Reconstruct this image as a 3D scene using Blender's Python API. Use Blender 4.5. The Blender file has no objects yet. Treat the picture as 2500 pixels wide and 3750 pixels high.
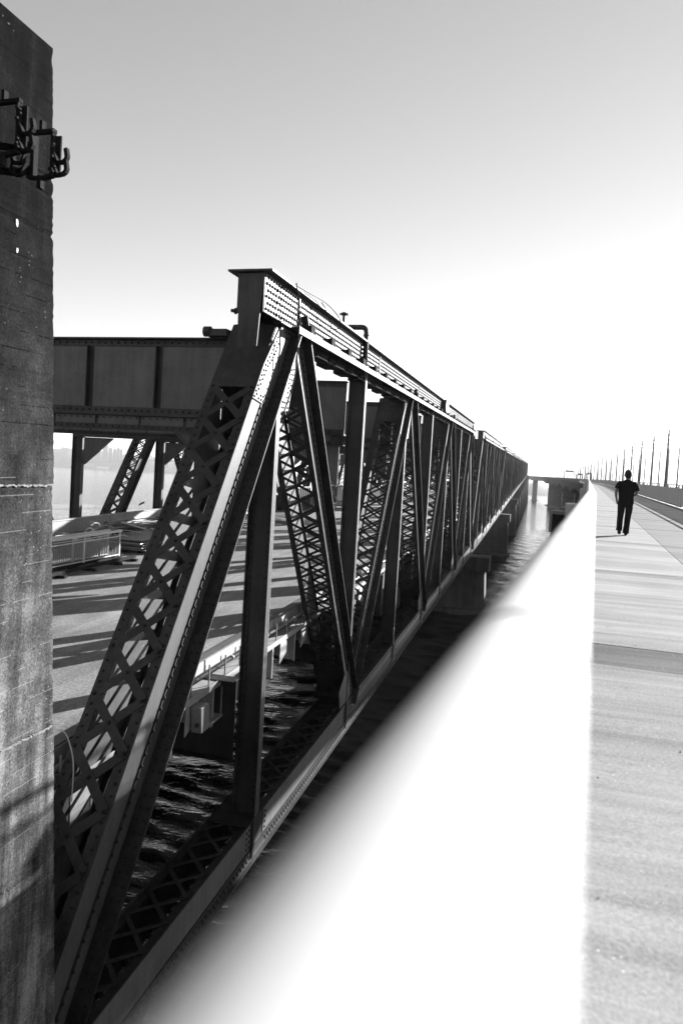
import bpy, bmesh, math, random
import numpy as np
from mathutils import Vector, Matrix
random.seed(7)
R = math.radians
sc = bpy.context.scene
COL = sc.collection

# ------------------------------------------------------------------ camera
# eye at the origin, +Y runs along the old bridge, +Z up, the bay lies at WATER
WATER = -16.45
cam_d = bpy.data.cameras.new('camera')
cam = bpy.data.objects.new('camera', cam_d)
COL.objects.link(cam)
sc.camera = cam
cam_d.sensor_fit = 'HORIZONTAL'
cam_d.sensor_width = 24.0
cam_d.lens = 24.96
cam_d.clip_start = 0.03
cam_d.clip_end = 20000
cam_d.dof.use_dof = True
cam_d.dof.focus_distance = 15.0
cam_d.dof.aperture_fstop = 2.0
YAW, PITCH, ROLL = R(14.849), R(2.4906), R(3.3765)
fwd = Vector((-math.sin(YAW) * math.cos(PITCH), math.cos(YAW) * math.cos(PITCH), -math.sin(PITCH)))
rt0 = Vector((math.cos(YAW), math.sin(YAW), 0))
up0 = rt0.cross(fwd)
rt = rt0 * math.cos(ROLL) + up0 * math.sin(ROLL)
up = up0 * math.cos(ROLL) - rt0 * math.sin(ROLL)
m3 = Matrix((rt, up, -fwd)).transposed()
cam.matrix_world = m3.to_4x4()

# ------------------------------------------------------------------ light
SUN_AZ, SUN_EL = R(32.0), R(18.0)          # azimuth from +Y towards +X
sun_dir = Vector((math.sin(SUN_AZ) * math.cos(SUN_EL), math.cos(SUN_AZ) * math.cos(SUN_EL), math.sin(SUN_EL)))
sl = bpy.data.lights.new('sun', 'SUN')
sl.energy = 5.0
sl.angle = R(0.53)
sl.color = (1, 1, 1)
so = bpy.data.objects.new('sun', sl)
COL.objects.link(so)
so.location = sun_dir * 300
so.rotation_euler = sun_dir.to_track_quat('Z', 'Y').to_euler()

w = bpy.data.worlds.new('World')
sc.world = w
w.use_nodes = True
nt = w.node_tree
nt.nodes.clear()
sky = nt.nodes.new('ShaderNodeTexSky')
sky.sky_type = 'NISHITA'
sky.sun_disc = False
sky.sun_elevation = SUN_EL
sky.sun_rotation = SUN_AZ
sky.altitude = 0
sky.air_density = 1.0
sky.dust_density = 0.05
sky.ozone_density = 1.0
sepc = nt.nodes.new('ShaderNodeSeparateColor')
nt.links.new(sky.outputs[0], sepc.inputs[0])
# black and white film
def wmath(op, a, b):
    n = nt.nodes.new('ShaderNodeMath'); n.operation = op
    for i, v in enumerate((a, b)):
        if isinstance(v, (int, float)): n.inputs[i].default_value = v
        else: nt.links.new(v, n.inputs[i])
    return n.outputs[0]
grey = wmath('ADD', wmath('MULTIPLY', sepc.outputs[0], 0.28), wmath('ADD', wmath('MULTIPLY', sepc.outputs[1], 0.64), wmath('MULTIPLY', sepc.outputs[2], 0.08)))
bg = nt.nodes.new('ShaderNodeBackground')
bg.inputs[1].default_value = 0.055
nt.links.new(grey, bg.inputs[0])
wo = nt.nodes.new('ShaderNodeOutputWorld')
nt.links.new(bg.outputs[0], wo.inputs[0])

sc.view_settings.view_transform = 'Standard'
sc.view_settings.look = 'None'
sc.view_settings.gamma = 1.0
sc.view_settings.exposure = 2.05
sc.view_settings.use_curve_mapping = False
sc.render.engine = 'CYCLES'
sc.cycles.max_bounces = 8
sc.cycles.volume_bounces = 0
sc.cycles.use_denoising = True

# ------------------------------------------------------------------ materials
class NT:
    def __init__(self, m):
        self.t = m.node_tree
    def n(self, typ, **kw):
        x = self.t.nodes.new(typ)
        for k, v in kw.items(): setattr(x, k, v)
        return x
    def l(self, a, b): self.t.links.new(a, b)
    def math(self, op, a, b=0.0, clamp=False):
        x = self.n('ShaderNodeMath', operation=op); x.use_clamp = clamp
        for i, v in enumerate((a, b)):
            if isinstance(v, (int, float)): x.inputs[i].default_value = v
            else: self.l(v, x.inputs[i])
        return x.outputs[0]
    def coords(self, kind='pos', scale=(1, 1, 1), rot=(0, 0, 0)):
        if kind == 'pos': c = self.n('ShaderNodeNewGeometry').outputs['Position']
        else: c = self.n('ShaderNodeTexCoord').outputs['Object']
        mp = self.n('ShaderNodeMapping')
        mp.inputs['Rotation'].default_value = rot
        mp.inputs['Scale'].default_value = scale
        self.l(c, mp.inputs['Vector'])
        return mp.outputs[0]
    def noise(self, vec, scale, detail=4, rough=0.6):
        x = self.n('ShaderNodeTexNoise')
        x.inputs['Scale'].default_value = scale
        x.inputs['Detail'].default_value = detail
        x.inputs['Roughness'].default_value = rough
        self.l(vec, x.inputs['Vector'])
        return x.outputs['Fac']
    def ramp(self, f, p):
        x = self.n('ShaderNodeValToRGB')
        e = x.color_ramp.elements
        while len(e) < len(p): e.new(0.5)
        for i, (pos, v) in enumerate(p):
            e[i].position = pos; e[i].color = (v, v, v, 1)
        self.l(f, x.inputs[0])
        return x.outputs[0]
    def bump(self, h, strength, dist):
        x = self.n('ShaderNodeBump')
        x.inputs['Strength'].default_value = strength
        x.inputs['Distance'].default_value = dist
        self.l(h, x.inputs['Height'])
        return x.outputs[0]

def new_mat(name, base=0.5, rough=0.5, metal=0.0, spec=0.5):
    m = bpy.data.materials.new(name); m.use_nodes = True
    b = m.node_tree.nodes['Principled BSDF']
    b.inputs['Base Color'].default_value = (base, base, base, 1)
    b.inputs['Roughness'].default_value = rough
    b.inputs['Metallic'].default_value = metal
    b.inputs['Specular IOR Level'].default_value = spec
    return m, NT(m), b

MAT = {}
def steel(name, lo, hi, r0, r1, bump=0.15, spec=0.3):
    m, t, b = new_mat(name, spec=spec)
    p = t.coords()
    a = t.noise(p, 0.9, 6, 0.65); c = t.noise(p, 14, 3, 0.6)
    streak = t.noise(t.coords(scale=(6, 6, 0.5)), 1.0, 4, 0.6)
    f = t.math('ADD', t.math('MULTIPLY', a, 0.5), t.math('ADD', t.math('MULTIPLY', c, 0.2), t.math('MULTIPLY', streak, 0.3)))
    t.l(t.ramp(f, [(0.36, lo), (0.64, hi)]), b.inputs['Base Color'])
    t.l(t.ramp(f, [(0.3, r1), (0.7, r0)]), b.inputs['Roughness'])
    t.l(t.bump(c, bump, 0.01), b.inputs['Normal'])
    MAT[name] = m
steel('steel', 0.006, 0.036, 0.45, 0.58)
steel('steel_sunlit', 0.04, 0.08, 0.42, 0.55, spec=0.3)  # paler copy of the same steel, sunlight painted into its colour
steel('steel_grey', 0.055, 0.11, 0.5, 0.65)
steel('steel_light', 0.2, 0.33, 0.5, 0.65)
steel('steel_pale', 0.06, 0.12, 0.48, 0.6)  # lightened tone stands in for sunlight the chord side plates lack
steel('rivet', 0.012, 0.02, 0.6, 0.7, spec=0.15)

def mk_plain(name, base, rough, metal=0.0, spec=0.5, var=0.15, sc_=6.0):
    m, t, b = new_mat(name, base, rough, metal, spec)
    f = t.noise(t.coords(), sc_, 4)
    t.l(t.ramp(f, [(0.25, base * (1 - var)), (0.75, min(1, base * (1 + var)))]), b.inputs['Base Color'])
    MAT[name] = m
mk_plain('white_paint', 0.5, 0.5, var=0.03, sc_=1.5)
mk_plain('rail_paint', 0.5, 0.85, var=0.05, sc_=2.5)
mk_plain('rail_gap', 0.06, 0.5)
mk_plain('fence_grey', 0.28, 0.6)
mk_plain('kerb', 0.25, 0.8)
mk_plain('wood', 0.018, 0.95, spec=0.1)
mk_plain('rust', 0.016, 0.95, spec=0.1, var=0.5, sc_=30)
mk_plain('black_rubber', 0.02, 0.7)
mk_plain('cloth_black', 0.008, 0.95, spec=0.15)
mk_plain('cloth_trousers', 0.009, 0.95, spec=0.15)
mk_plain('hair', 0.012, 0.7, spec=0.2)
mk_plain('skin', 0.07, 0.6)
mk_plain('shoe', 0.01, 0.7, spec=0.2)
mk_plain('pole', 0.05, 0.6)
mk_plain('lamp_dark', 0.02, 0.5)
mk_plain('car_paint_dark', 0.03, 0.3)
mk_plain('car_paint_light', 0.5, 0.35)
mk_plain('glass_dark', 0.01, 0.08)
mk_plain('lens', 0.35, 0.2)
mk_plain('city', 0.06, 0.8, var=0.3, sc_=0.02)
mk_plain('city_light', 0.3, 0.8, var=0.1, sc_=0.05)
mk_plain('hill', 0.04, 0.95, var=0.5, sc_=0.012)
mk_plain('viaduct', 0.10, 0.8, var=0.2, sc_=0.3)
mk_plain('stone', 0.03, 0.9)
mk_plain('plank', 0.3, 0.7)
mk_plain('sheet', 0.09, 0.5)
mk_plain('bird', 0.03, 0.8)
mk_plain('galvanised', 0.16, 0.4, metal=0.0)

# weathered concrete of the pylon
m, t, b = new_mat('pylon_concrete', 0.3, 0.95, spec=0.03)
p = t.coords()
sepx = t.n('ShaderNodeSeparateXYZ'); t.l(t.n('ShaderNodeNewGeometry').outputs['Position'], sepx.inputs[0])
zz = sepx.outputs[2]
board = t.math('FRACT', t.math('MULTIPLY', t.math('SUBTRACT', zz, t.math('MULTIPLY', sepx.outputs[1], 0.034)), 4.9))
seam = t.math('LESS_THAN', board, 0.05)
seamn = t.math('MULTIPLY', seam, t.math('GREATER_THAN', t.noise(t.coords(scale=(1, 1, 2.2)), 1.6, 3), 0.52))
mottle = t.noise(p, 1.4, 8, 0.7)
stain = t.noise(t.coords(scale=(3.2, 3.2, 0.35)), 1.6, 5, 0.65)
grain = t.noise(p, 38, 3, 0.8)
pits = t.n('ShaderNodeTexVoronoi'); pits.inputs['Scale'].default_value = 22; t.l(p, pits.inputs['Vector'])
pit = t.math('LESS_THAN', pits.outputs['Distance'], 0.13)
pit = t.math('MULTIPLY', pit, t.math('GREATER_THAN', t.noise(p, 5, 2), 0.5))
chip = t.n('ShaderNodeTexVoronoi'); chip.inputs['Scale'].default_value = 17; t.l(p, chip.inputs['Vector'])
chipm = t.math('MULTIPLY', t.math('LESS_THAN', chip.outputs['Distance'], 0.16), t.math('GREATER_THAN', t.noise(p, 3.1, 2), 0.62))
base = t.ramp(t.math('ADD', t.math('MULTIPLY', mottle, 0.36), t.math('ADD', t.math('MULTIPLY', stain, 0.38), t.math('MULTIPLY', grain, 0.26))), [(0.41, 0.018), (0.5, 0.07), (0.59, 0.20)])
# old soot and lichen cover the top of the pylon, cleaner concrete low down
top = t.n('ShaderNodeMapRange'); top.inputs[1].default_value = 2.6; top.inputs[2].default_value = -3.0
top.inputs[3].default_value = 0.19; top.inputs[4].default_value = 1.08
t.l(t.math('ADD', zz, t.math('MULTIPLY', t.math('SUBTRACT', stain, 0.5), 6.0)), top.inputs[0])
col = t.math('MULTIPLY', base, t.math('POWER', top.outputs[0], 1.7))
col = t.math('MULTIPLY', col, t.math('SUBTRACT', 1.0, t.math('MULTIPLY', pit, 0.75)))
col = t.math('ADD', col, t.math('MULTIPLY', chipm, t.math('MULTIPLY', t.math('MAXIMUM', top.outputs[0], 0.45), 0.16)))
low = t.math('LESS_THAN', zz, 0.0)
col = t.math('ADD', col, t.math('MULTIPLY', seamn, t.math('SUBTRACT', t.math('MULTIPLY', low, 0.10), 0.015)), True)
t.l(col, b.inputs['Base Color'])
hgt = t.math('ADD', t.math('MULTIPLY', grain, 0.6), t.math('SUBTRACT', t.math('MULTIPLY', mottle, 0.8), t.math('ADD', t.math('MULTIPLY', seamn, 0.5), t.math('MULTIPLY', pit, 0.9))))
t.l(t.bump(hgt, 0.55, 0.02), b.inputs['Normal'])
MAT['pylon_concrete'] = m

def concrete(name, lo, hi, streaky=True):
    m, t, b = new_mat(name, 0.3, 0.9, spec=0.2)
    a = t.noise(t.coords(), 0.6, 6); s = t.noise(t.coords(scale=(1.2, 1.2, 0.08)), 1.0, 5)
    g = t.noise(t.coords(), 9, 4)
    f = t.math('ADD', t.math('MULTIPLY', a, 0.35), t.math('ADD', t.math('MULTIPLY', s, 0.45), t.math('MULTIPLY', g, 0.2)))
    t.l(t.ramp(f, [(0.35, lo), (0.65, hi)]), b.inputs['Base Color'])
    t.l(t.bump(g, 0.3, 0.02), b.inputs['Normal'])
    MAT[name] = m
concrete('pier_concrete', 0.03, 0.085)
concrete('box_concrete', 0.14, 0.26)

def asphalt():
    m, t, b = new_mat('asphalt', 0.1, 0.75, spec=0.4)
    p = t.coords()
    g = t.noise(p, 11, 4, 0.9); a = t.noise(p, 0.35, 5)
    s = t.noise(t.coords(scale=(1.6, 0.12, 1)), 1.0, 5)
    f = t.math('ADD', t.math('MULTIPLY', g, 0.5), t.math('ADD', t.math('MULTIPLY', a, 0.25), t.math('MULTIPLY', s, 0.25)))
    t.l(t.ramp(f, [(0.38, 0.07), (0.5, 0.155), (0.62, 0.32)]), b.inputs['Base Color'])
    t.l(t.bump(g, 0.5, 0.03), b.inputs['Normal'])
    MAT['asphalt'] = m
asphalt()

TH = R(4.1354)                 # heading of the path against the old bridge
def path_mat(name, lo, hi, sp):
    m, t, b = new_mat(name, 0.5, 0.9, spec=0.04)
    rot = (0, 0, TH)
    p = t.coords(rot=rot)
    br = t.noise(t.coords(scale=(0.25, 5.0, 1), rot=rot), 1.3, 6, 0.65)
    band = t.noise(t.coords(scale=(0.10, 1.3, 1), rot=rot), 1.0, 3, 0.5)
    g = t.noise(p, 62, 3, 0.85)
    blot = t.noise(t.coords(scale=(0.8, 1.6, 1), rot=rot), 1.1, 4, 0.6)
    f = t.math('ADD', t.math('ADD', t.math('MULTIPLY', br, 0.30), t.math('MULTIPLY', band, 0.18)), t.math('ADD', t.math('MULTIPLY', g, 0.36), t.math('MULTIPLY', blot, 0.16)))
    col = t.ramp(f, [(0.39, lo), (0.5, (lo + hi) / 2), (0.60, hi)])
    v = t.n('ShaderNodeTexVoronoi'); v.inputs['Scale'].default_value = 26; t.l(p, v.inputs['Vector'])
    fl = t.math('MULTIPLY', t.math('LESS_THAN', v.outputs['Distance'], 0.10), t.math('GREATER_THAN', t.noise(p, 9, 2), 0.56))
    t.l(t.math('ADD', col, t.math('MULTIPLY', fl, sp), True), b.inputs['Base Color'])
    hb = t.math('ADD', t.math('MULTIPLY', g, 0.5), t.math('MULTIPLY', br, 0.5))
    t.l(t.bump(hb, 0.6, 0.008), b.inputs['Normal'])
    MAT[name] = m
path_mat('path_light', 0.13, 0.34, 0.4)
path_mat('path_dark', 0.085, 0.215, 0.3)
path_mat('path_strip', 0.05, 0.15, 0.3)

# the bay
m, t, b = new_mat('bay', 0.004, 0.04, spec=0.3)
b.inputs['IOR'].default_value = 1.33
def crest(f, e): return t.math('POWER', t.math('SUBTRACT', 1.0, t.math('ABSOLUTE', t.math('SUBTRACT', t.math('MULTIPLY', f, 2.0), 1.0))), e)
w1 = t.noise(t.coords(scale=(0.5, 1.0, 1), rot=(0, 0, R(-14))), 0.20, 3, 0.5)
w2 = t.noise(t.coords(scale=(0.45, 1.0, 1), rot=(0, 0, R(-24))), 0.62, 3, 0.5)
w3 = t.noise(t.coords(scale=(0.4, 1.0, 1), rot=(0, 0, R(-4))), 2.1, 3, 0.5)
h = t.math('ADD', t.math('MULTIPLY', crest(w1, 2.0), 0.03), t.math('ADD', t.math('MULTIPLY', crest(w2, 3.0), 0.05), t.math('MULTIPLY', crest(w3, 2.5), 0.03)))
t.l(t.bump(h, 1.0, 1.0), b.inputs['Normal'])
MAT['bay'] = m

# ------------------------------------------------------------------ mesh helpers
G = 0.034445                   # grade of the old bridge
ORG = {}
class MB:
    def __init__(self): self.v = []; self.f = []
    def add(self, vs, fs):
        o = len(self.v)
        self.v.extend([tuple(x) for x in vs]); self.f.extend([tuple(i + o for i in f) for f in fs])
    def box(self, a, b):
        x0, y0, z0 = (min(a[i], b[i]) for i in range(3)); x1, y1, z1 = (max(a[i], b[i]) for i in range(3))
        self.add([(x0, y0, z0), (x1, y0, z0), (x1, y1, z0), (x0, y1, z0), (x0, y0, z1), (x1, y0, z1), (x1, y1, z1), (x0, y1, z1)],
                 [(0, 3, 2, 1), (4, 5, 6, 7), (0, 1, 5, 4), (1, 2, 6, 5), (2, 3, 7, 6), (3, 0, 4, 7)])
    def obox(self, c, u, v, w_):
        c, u, v, w_ = map(Vector, (c, u, v, w_))
        if u.cross(v).dot(w_) < 0: w_ = -w_
        p = [c + u * i + v * j + w_ * k for k in (-1, 1) for i, j in ((-1, -1), (1, -1), (1, 1), (-1, 1))]
        self.add(p, [(0, 3, 2, 1), (4, 5, 6, 7), (0, 1, 5, 4), (1, 2, 6, 5), (2, 3, 7, 6), (3, 0, 4, 7)])
    def beam(self, a, b, wu, dv, ref=(1, 0, 0)):
        # wu along ref (made square to the axis), dv along the third axis
        a, b, ref = Vector(a), Vector(b), Vector(ref)
        d = b - a; L = d.length; d = d / L
        u = (ref - d * ref.dot(d)).normalized(); v = d.cross(u)
        self.obox((a + b) / 2, u * wu / 2, v * dv / 2, d * L / 2)
    def prism(self, poly, ext):
        # poly: planar points, ext: extrusion vector
        n = len(poly); ext = Vector(ext); P = [Vector(x) for x in poly]
        nrm = Vector((0, 0, 0))
        for i in range(n): nrm += P[i].cross(P[(i + 1) % n])
        if nrm.dot(ext) < 0: P.reverse()
        self.add(P + [x + ext for x in P], [tuple(range(n))[::-1], tuple(range(n, 2 * n))] + [(i, (i + 1) % n, n + (i + 1) % n, n + i) for i in range(n)])
    def tube(self, pts, r, k=10, cap=True):
        P = [Vector(x) for x in pts]; n = len(P)
        rr = r if isinstance(r, (list, tuple)) else [r] * n
        vs, fs = [], []
        u = None
        for i in range(n):
            d = (P[min(i + 1, n - 1)] - P[max(i - 1, 0)]).normalized()
            if u is None: u = d.orthogonal().normalized()
            u = (u - d * u.dot(d)).normalized(); v = d.cross(u)
            for j in range(k):
                an = 2 * math.pi * j / k
                vs.append(P[i] + (u * math.cos(an) + v * math.sin(an)) * rr[i])
        for i in range(n - 1):
            for j in range(k):
                a = i * k + j; b2 = i * k + (j + 1) % k
                fs.append((a, b2, b2 + k, a + k))
        if cap: fs += [tuple(range(k))[::-1], tuple(range((n - 1) * k, n * k))]
        self.add(vs, fs)
    def rivet(self, p, n, r=0.018):
        r *= 1.4
        p, n = Vector(p), Vector(n).normalized(); u = n.orthogonal().normalized(); v = n.cross(u)
        vs = [p + (u * math.cos(a) + v * math.sin(a)) * r - n * 0.004 for a in (i * math.pi / 3 for i in range(6))]
        vs += [p + (u * math.cos(a) + v * math.sin(a)) * r * 0.75 + n * r * 0.6 for a in (i * math.pi / 3 for i in range(6))]
        vs.append(p + n * r * 0.85)
        self.add(vs, [(i, (i + 1) % 6, 6 + (i + 1) % 6, 6 + i) for i in range(6)] + [(6 + i, 6 + (i + 1) % 6, 12) for i in range(6)])
    def build(self, name, mat, parent=None, shear=0.0, loc=None, smooth=False, kind=None, label=None, bevel=0.0):
        off = Vector((0, 0, 0))
        if parent is not None: off = ORG.get(parent.name, Vector((0, 0, 0)))
        if loc is not None: off = Vector(loc)
        me = bpy.data.meshes.new(name)
        vs = [(x - off.x, y - off.y, z + shear * y - off.z) for x, y, z in self.v]
        me.from_pydata(vs, [], self.f)
        me.materials.append(MAT[mat])
        if smooth: me.polygons.foreach_set('use_smooth', [True] * len(me.polygons))
        me.update()
        o = bpy.data.objects.new(name, me); COL.objects.link(o)
        if parent is not None:
            o.parent = parent; ORG[o.name] = off
        elif loc is not None: o.location = loc
        if kind: o['kind'] = kind
        if label: o['label'] = label
        if bevel:
            md = o.modifiers.new('bevel', 'BEVEL'); md.width = bevel; md.segments = 2; md.limit_method = 'ANGLE'
        return o

def tag(o, label=None, cat=None, group=None, kind=None):
    if label: o['label'] = label
    if cat: o['category'] = cat
    if group: o['group'] = group
    if kind: o['kind'] = kind
    return o
def thing(name, loc, label, cat, group=None):
    o = bpy.data.objects.new(name, None); COL.objects.link(o)
    o.location = loc; o.empty_display_size = 0.5
    ORG[o.name] = Vector(loc)
    return tag(o, label, cat, group)
KIDS = {}
def copy_tree(o, parent=None):
    if not KIDS or KIDS.get('n') != len(COL.objects):
        KIDS.clear()
        for x in COL.objects:
            if x.parent: KIDS.setdefault(x.parent.name, []).append(x)
    def rec(x, par):
        c = x.copy(); COL.objects.link(c)
        if par is not None: c.parent = par
        for k in KIDS.get(x.name, ()): rec(k, c)
        return c
    r = rec(o, parent)
    KIDS['n'] = len(COL.objects)
    return r

# ------------------------------------------------------------------ path frame
GP = 0.02248
def plat(s):                   # sideways drift of the path (it bends to the left further on)
    if s < 140: return 0.0
    if s < 400: return -(s - 140) ** 2 / 8400.0
    return -8.05 - 0.062 * (s - 400) - (s - 400) ** 2 / 33000.0
def PP(s, lat, z=0.0):         # along, sideways, height above the path
    l = lat + plat(s)
    return Vector((l * math.cos(TH) + s * math.sin(TH), -l * math.sin(TH) + s * math.cos(TH), -1.5 + GP * s + z))
def phead(s):
    a, b2 = PP(s - 0.5, 0), PP(s + 0.5, 0)
    return math.atan2(b2.x - a.x, b2.y - a.y)

# ================================================================== SETTING
# one sheet of real waves: rings round the old bridge approach, finest where the water is near
def water_sheet():
    rs = [0.0, 6.0]
    while rs[-1] < 900: rs.append(rs[-1] * 1.0065 + 0.02)
    while rs[-1] < 6350: rs.append(min(rs[-1] * 1.06, 6400.0))
    an = list(np.arange(-54, 26, 0.27)) + list(np.arange(26, 306, 7.0))
    rs = np.array(rs); an = np.radians(np.array(an))
    Rr, A = np.meshgrid(rs, an, indexing='ij')
    X, Y = Rr * np.sin(A), Rr * np.cos(A)
    cell = np.maximum(np.gradient(rs)[:, None] * np.ones_like(A), Rr * np.where((np.arange(len(an)) < len(an) - 40)[None, :], R(0.27), R(7.0)))
    rg = np.random.RandomState(5)
    Z = np.zeros_like(X)
    for k in range(54):
        lam = 0.5 * (2.2 / 0.5) ** rg.rand() if k < 30 else 2.4 * (8.0 / 2.4) ** rg.rand()
        d = R(4) + rg.randn() * R(24)
        kx, ky = math.sin(d) * 2 * math.pi / lam, math.cos(d) * 2 * math.pi / lam
        am = (0.0100 if lam < 2.3 else 0.0036) * lam * (0.6 + 0.8 * rg.rand())
        ph = kx * X + ky * Y + rg.rand() * 6.28
        fade = np.clip((lam / (cell * 2.6) - 1.0) / 0.8, 0, 1)
        # sheltered and calmer close under the bridges, choppier in the open channel
        if lam > 2.3: fade = fade * (1 + 1.9 * np.clip((Rr - 45) / 50, 0, 1))
        Z += am * fade * (np.sin(ph) + 0.35 * np.sin(2 * ph + 1.57) * np.clip((lam / (cell * 5.2) - 1), 0, 1))
    # calmer and rougher patches
    gust = 0.75 + 0.35 * np.sin(X * 0.021 + 1.3 * np.sin(Y * 0.013)) * np.sin(Y * 0.034 + 0.7)
    Z *= gust
    n_, m_ = X.shape
    vs = np.stack([X, Y, WATER + Z], -1).reshape(-1, 3)
    ii, jj = np.meshgrid(np.arange(n_ - 1), np.arange(m_), indexing='ij')
    j2 = (jj + 1) % m_
    f = np.stack([ii * m_ + jj, (ii + 1) * m_ + jj, (ii + 1) * m_ + j2, ii * m_ + j2], -1).reshape(-1, 4)[:, ::-1]
    me = bpy.data.meshes.new('water')
    me.vertices.add(len(vs)); me.vertices.foreach_set('co', vs.astype(np.float32).ravel())
    me.loops.add(f.size); me.loops.foreach_set('vertex_index', f.astype(np.int32).ravel())
    me.polygons.add(len(f)); me.polygons.foreach_set('loop_start', np.arange(0, f.size, 4, dtype=np.int32)); me.polygons.foreach_set('loop_total', np.full(len(f), 4, dtype=np.int32))
    me.update(calc_edges=True); me.validate()
    me.polygons.foreach_set('use_smooth', np.ones(len(me.polygons), dtype=bool))
    me.materials.append(MAT['bay'])
    o = bpy.data.objects.new('water', me); COL.objects.link(o)
    tag(o, 'dark rippled bay water under the bridges', kind='structure')
water_sheet()

# ---- hills round the far shore
def hills(name, a0, a1, rad, depth, prof, label):
    mb = MB(); NA, NR = 90, 10
    vs = []
    for i in range(NA + 1):
        f = i / NA; a = R(a0 + (a1 - a0) * f)
        hh = prof(f)
        for j in range(NR + 1):
            q = j / NR; r = rad + depth * q
            e = math.sin(math.pi * min(1, q * 1.0)) ** 0.8
            z = WATER - 0.5 + (hh + 6) * e * (0.92 + 0.08 * math.sin(i * 1.7 + j * 2.1))
            vs.append((math.sin(a) * r, math.cos(a) * r, z))
    mb.add(vs, [(i * (NR + 1) + j, i * (NR + 1) + j + 1, (i + 1) * (NR + 1) + j + 1, (i + 1) * (NR + 1) + j) for i in range(NA) for j in range(NR)])
    tag(mb.build(name, 'hill', smooth=True), label, kind='structure')
def pr1(f):
    return 92 + 52 * math.exp(-((f - 0.55) / 0.18) ** 2) + 14 * math.sin(f * 19) + 6 * math.sin(f * 47) + 4 * math.sin(f * 101)
hills('hills', -46, -24, 5250, 900, pr1, 'low hazy city hills along the far shore at left')
def pr2(f): return 22 + 70 * max(0, math.sin(f * math.pi)) ** 1.5 + 9 * math.sin(f * 31)
hills('headland_hills', -6, 3.5, 5000, 900, pr2, 'pale headland seen under the far viaduct arch')
shore = MB()
for i in range(40):
    a0, a1 = R(-46 + i * 0.55), R(-46 + (i + 1) * 0.55)
    shore.prism([(math.sin(a0) * 5150, math.cos(a0) * 5150, WATER - 1), (math.sin(a1) * 5150, math.cos(a1) * 5150, WATER - 1),
                 (math.sin(a1) * 5300, math.cos(a1) * 5300, WATER - 1), (math.sin(a0) * 5300, math.cos(a0) * 5300, WATER - 1)], (0, 0, 9 + 5 * random.random()))
tag(shore.build('shore', 'city'), 'low built up waterfront strip below the city hills', kind='structure')

# ================================================================== OLD TRUSS BRIDGE
PANEL, Y0, SPAN = 10.97, 9.05, 87.76
XO, XI = -7.5, -8.87           # outer and inner web of the near truss members

def lattice(a, b, hw, nrm, pitch, bw, th, single=False):
    # flat lacing bars criss-crossing between two edges; a, b: axis ends, hw: half width vector
    a, b, hw, nrm = map(Vector, (a, b, hw, nrm))
    L = (b - a).length; k = max(1, round(L / pitch)); bars = []
    for i in range(k):
        p0 = a + (b - a) * (i / k); p1 = a + (b - a) * ((i + 1) / k)
        bars.append((p0 - hw, p1 + hw, nrm * (th * 0.5)))
        if single: 
            bars[-1] = ((p0 - hw, p1 + hw, nrm * 0) if i % 2 == 0 else (p0 + hw, p1 - hw, nrm * 0))
        else: bars.append((p0 + hw, p1 - hw, nrm * (-th * 0.5)))
    return [(p + o_, q + o_, bw, th, nrm) for p, q, o_ in bars]
def add_bars(bars, parent, detail, sh):
    if detail:
        for (p, q, bw, th, nrm) in bars:
            mb = MB(); mb.beam(p, q, th, bw, nrm); mb.build('lacing_bar', 'steel', parent, shear=sh)
    else:
        mb = MB()
        for (p, q, bw, th, nrm) in bars: mb.beam(p, q, th, bw, nrm)
        o = mb.build('lacing', 'steel', parent, shear=sh, kind='stuff')

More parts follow.
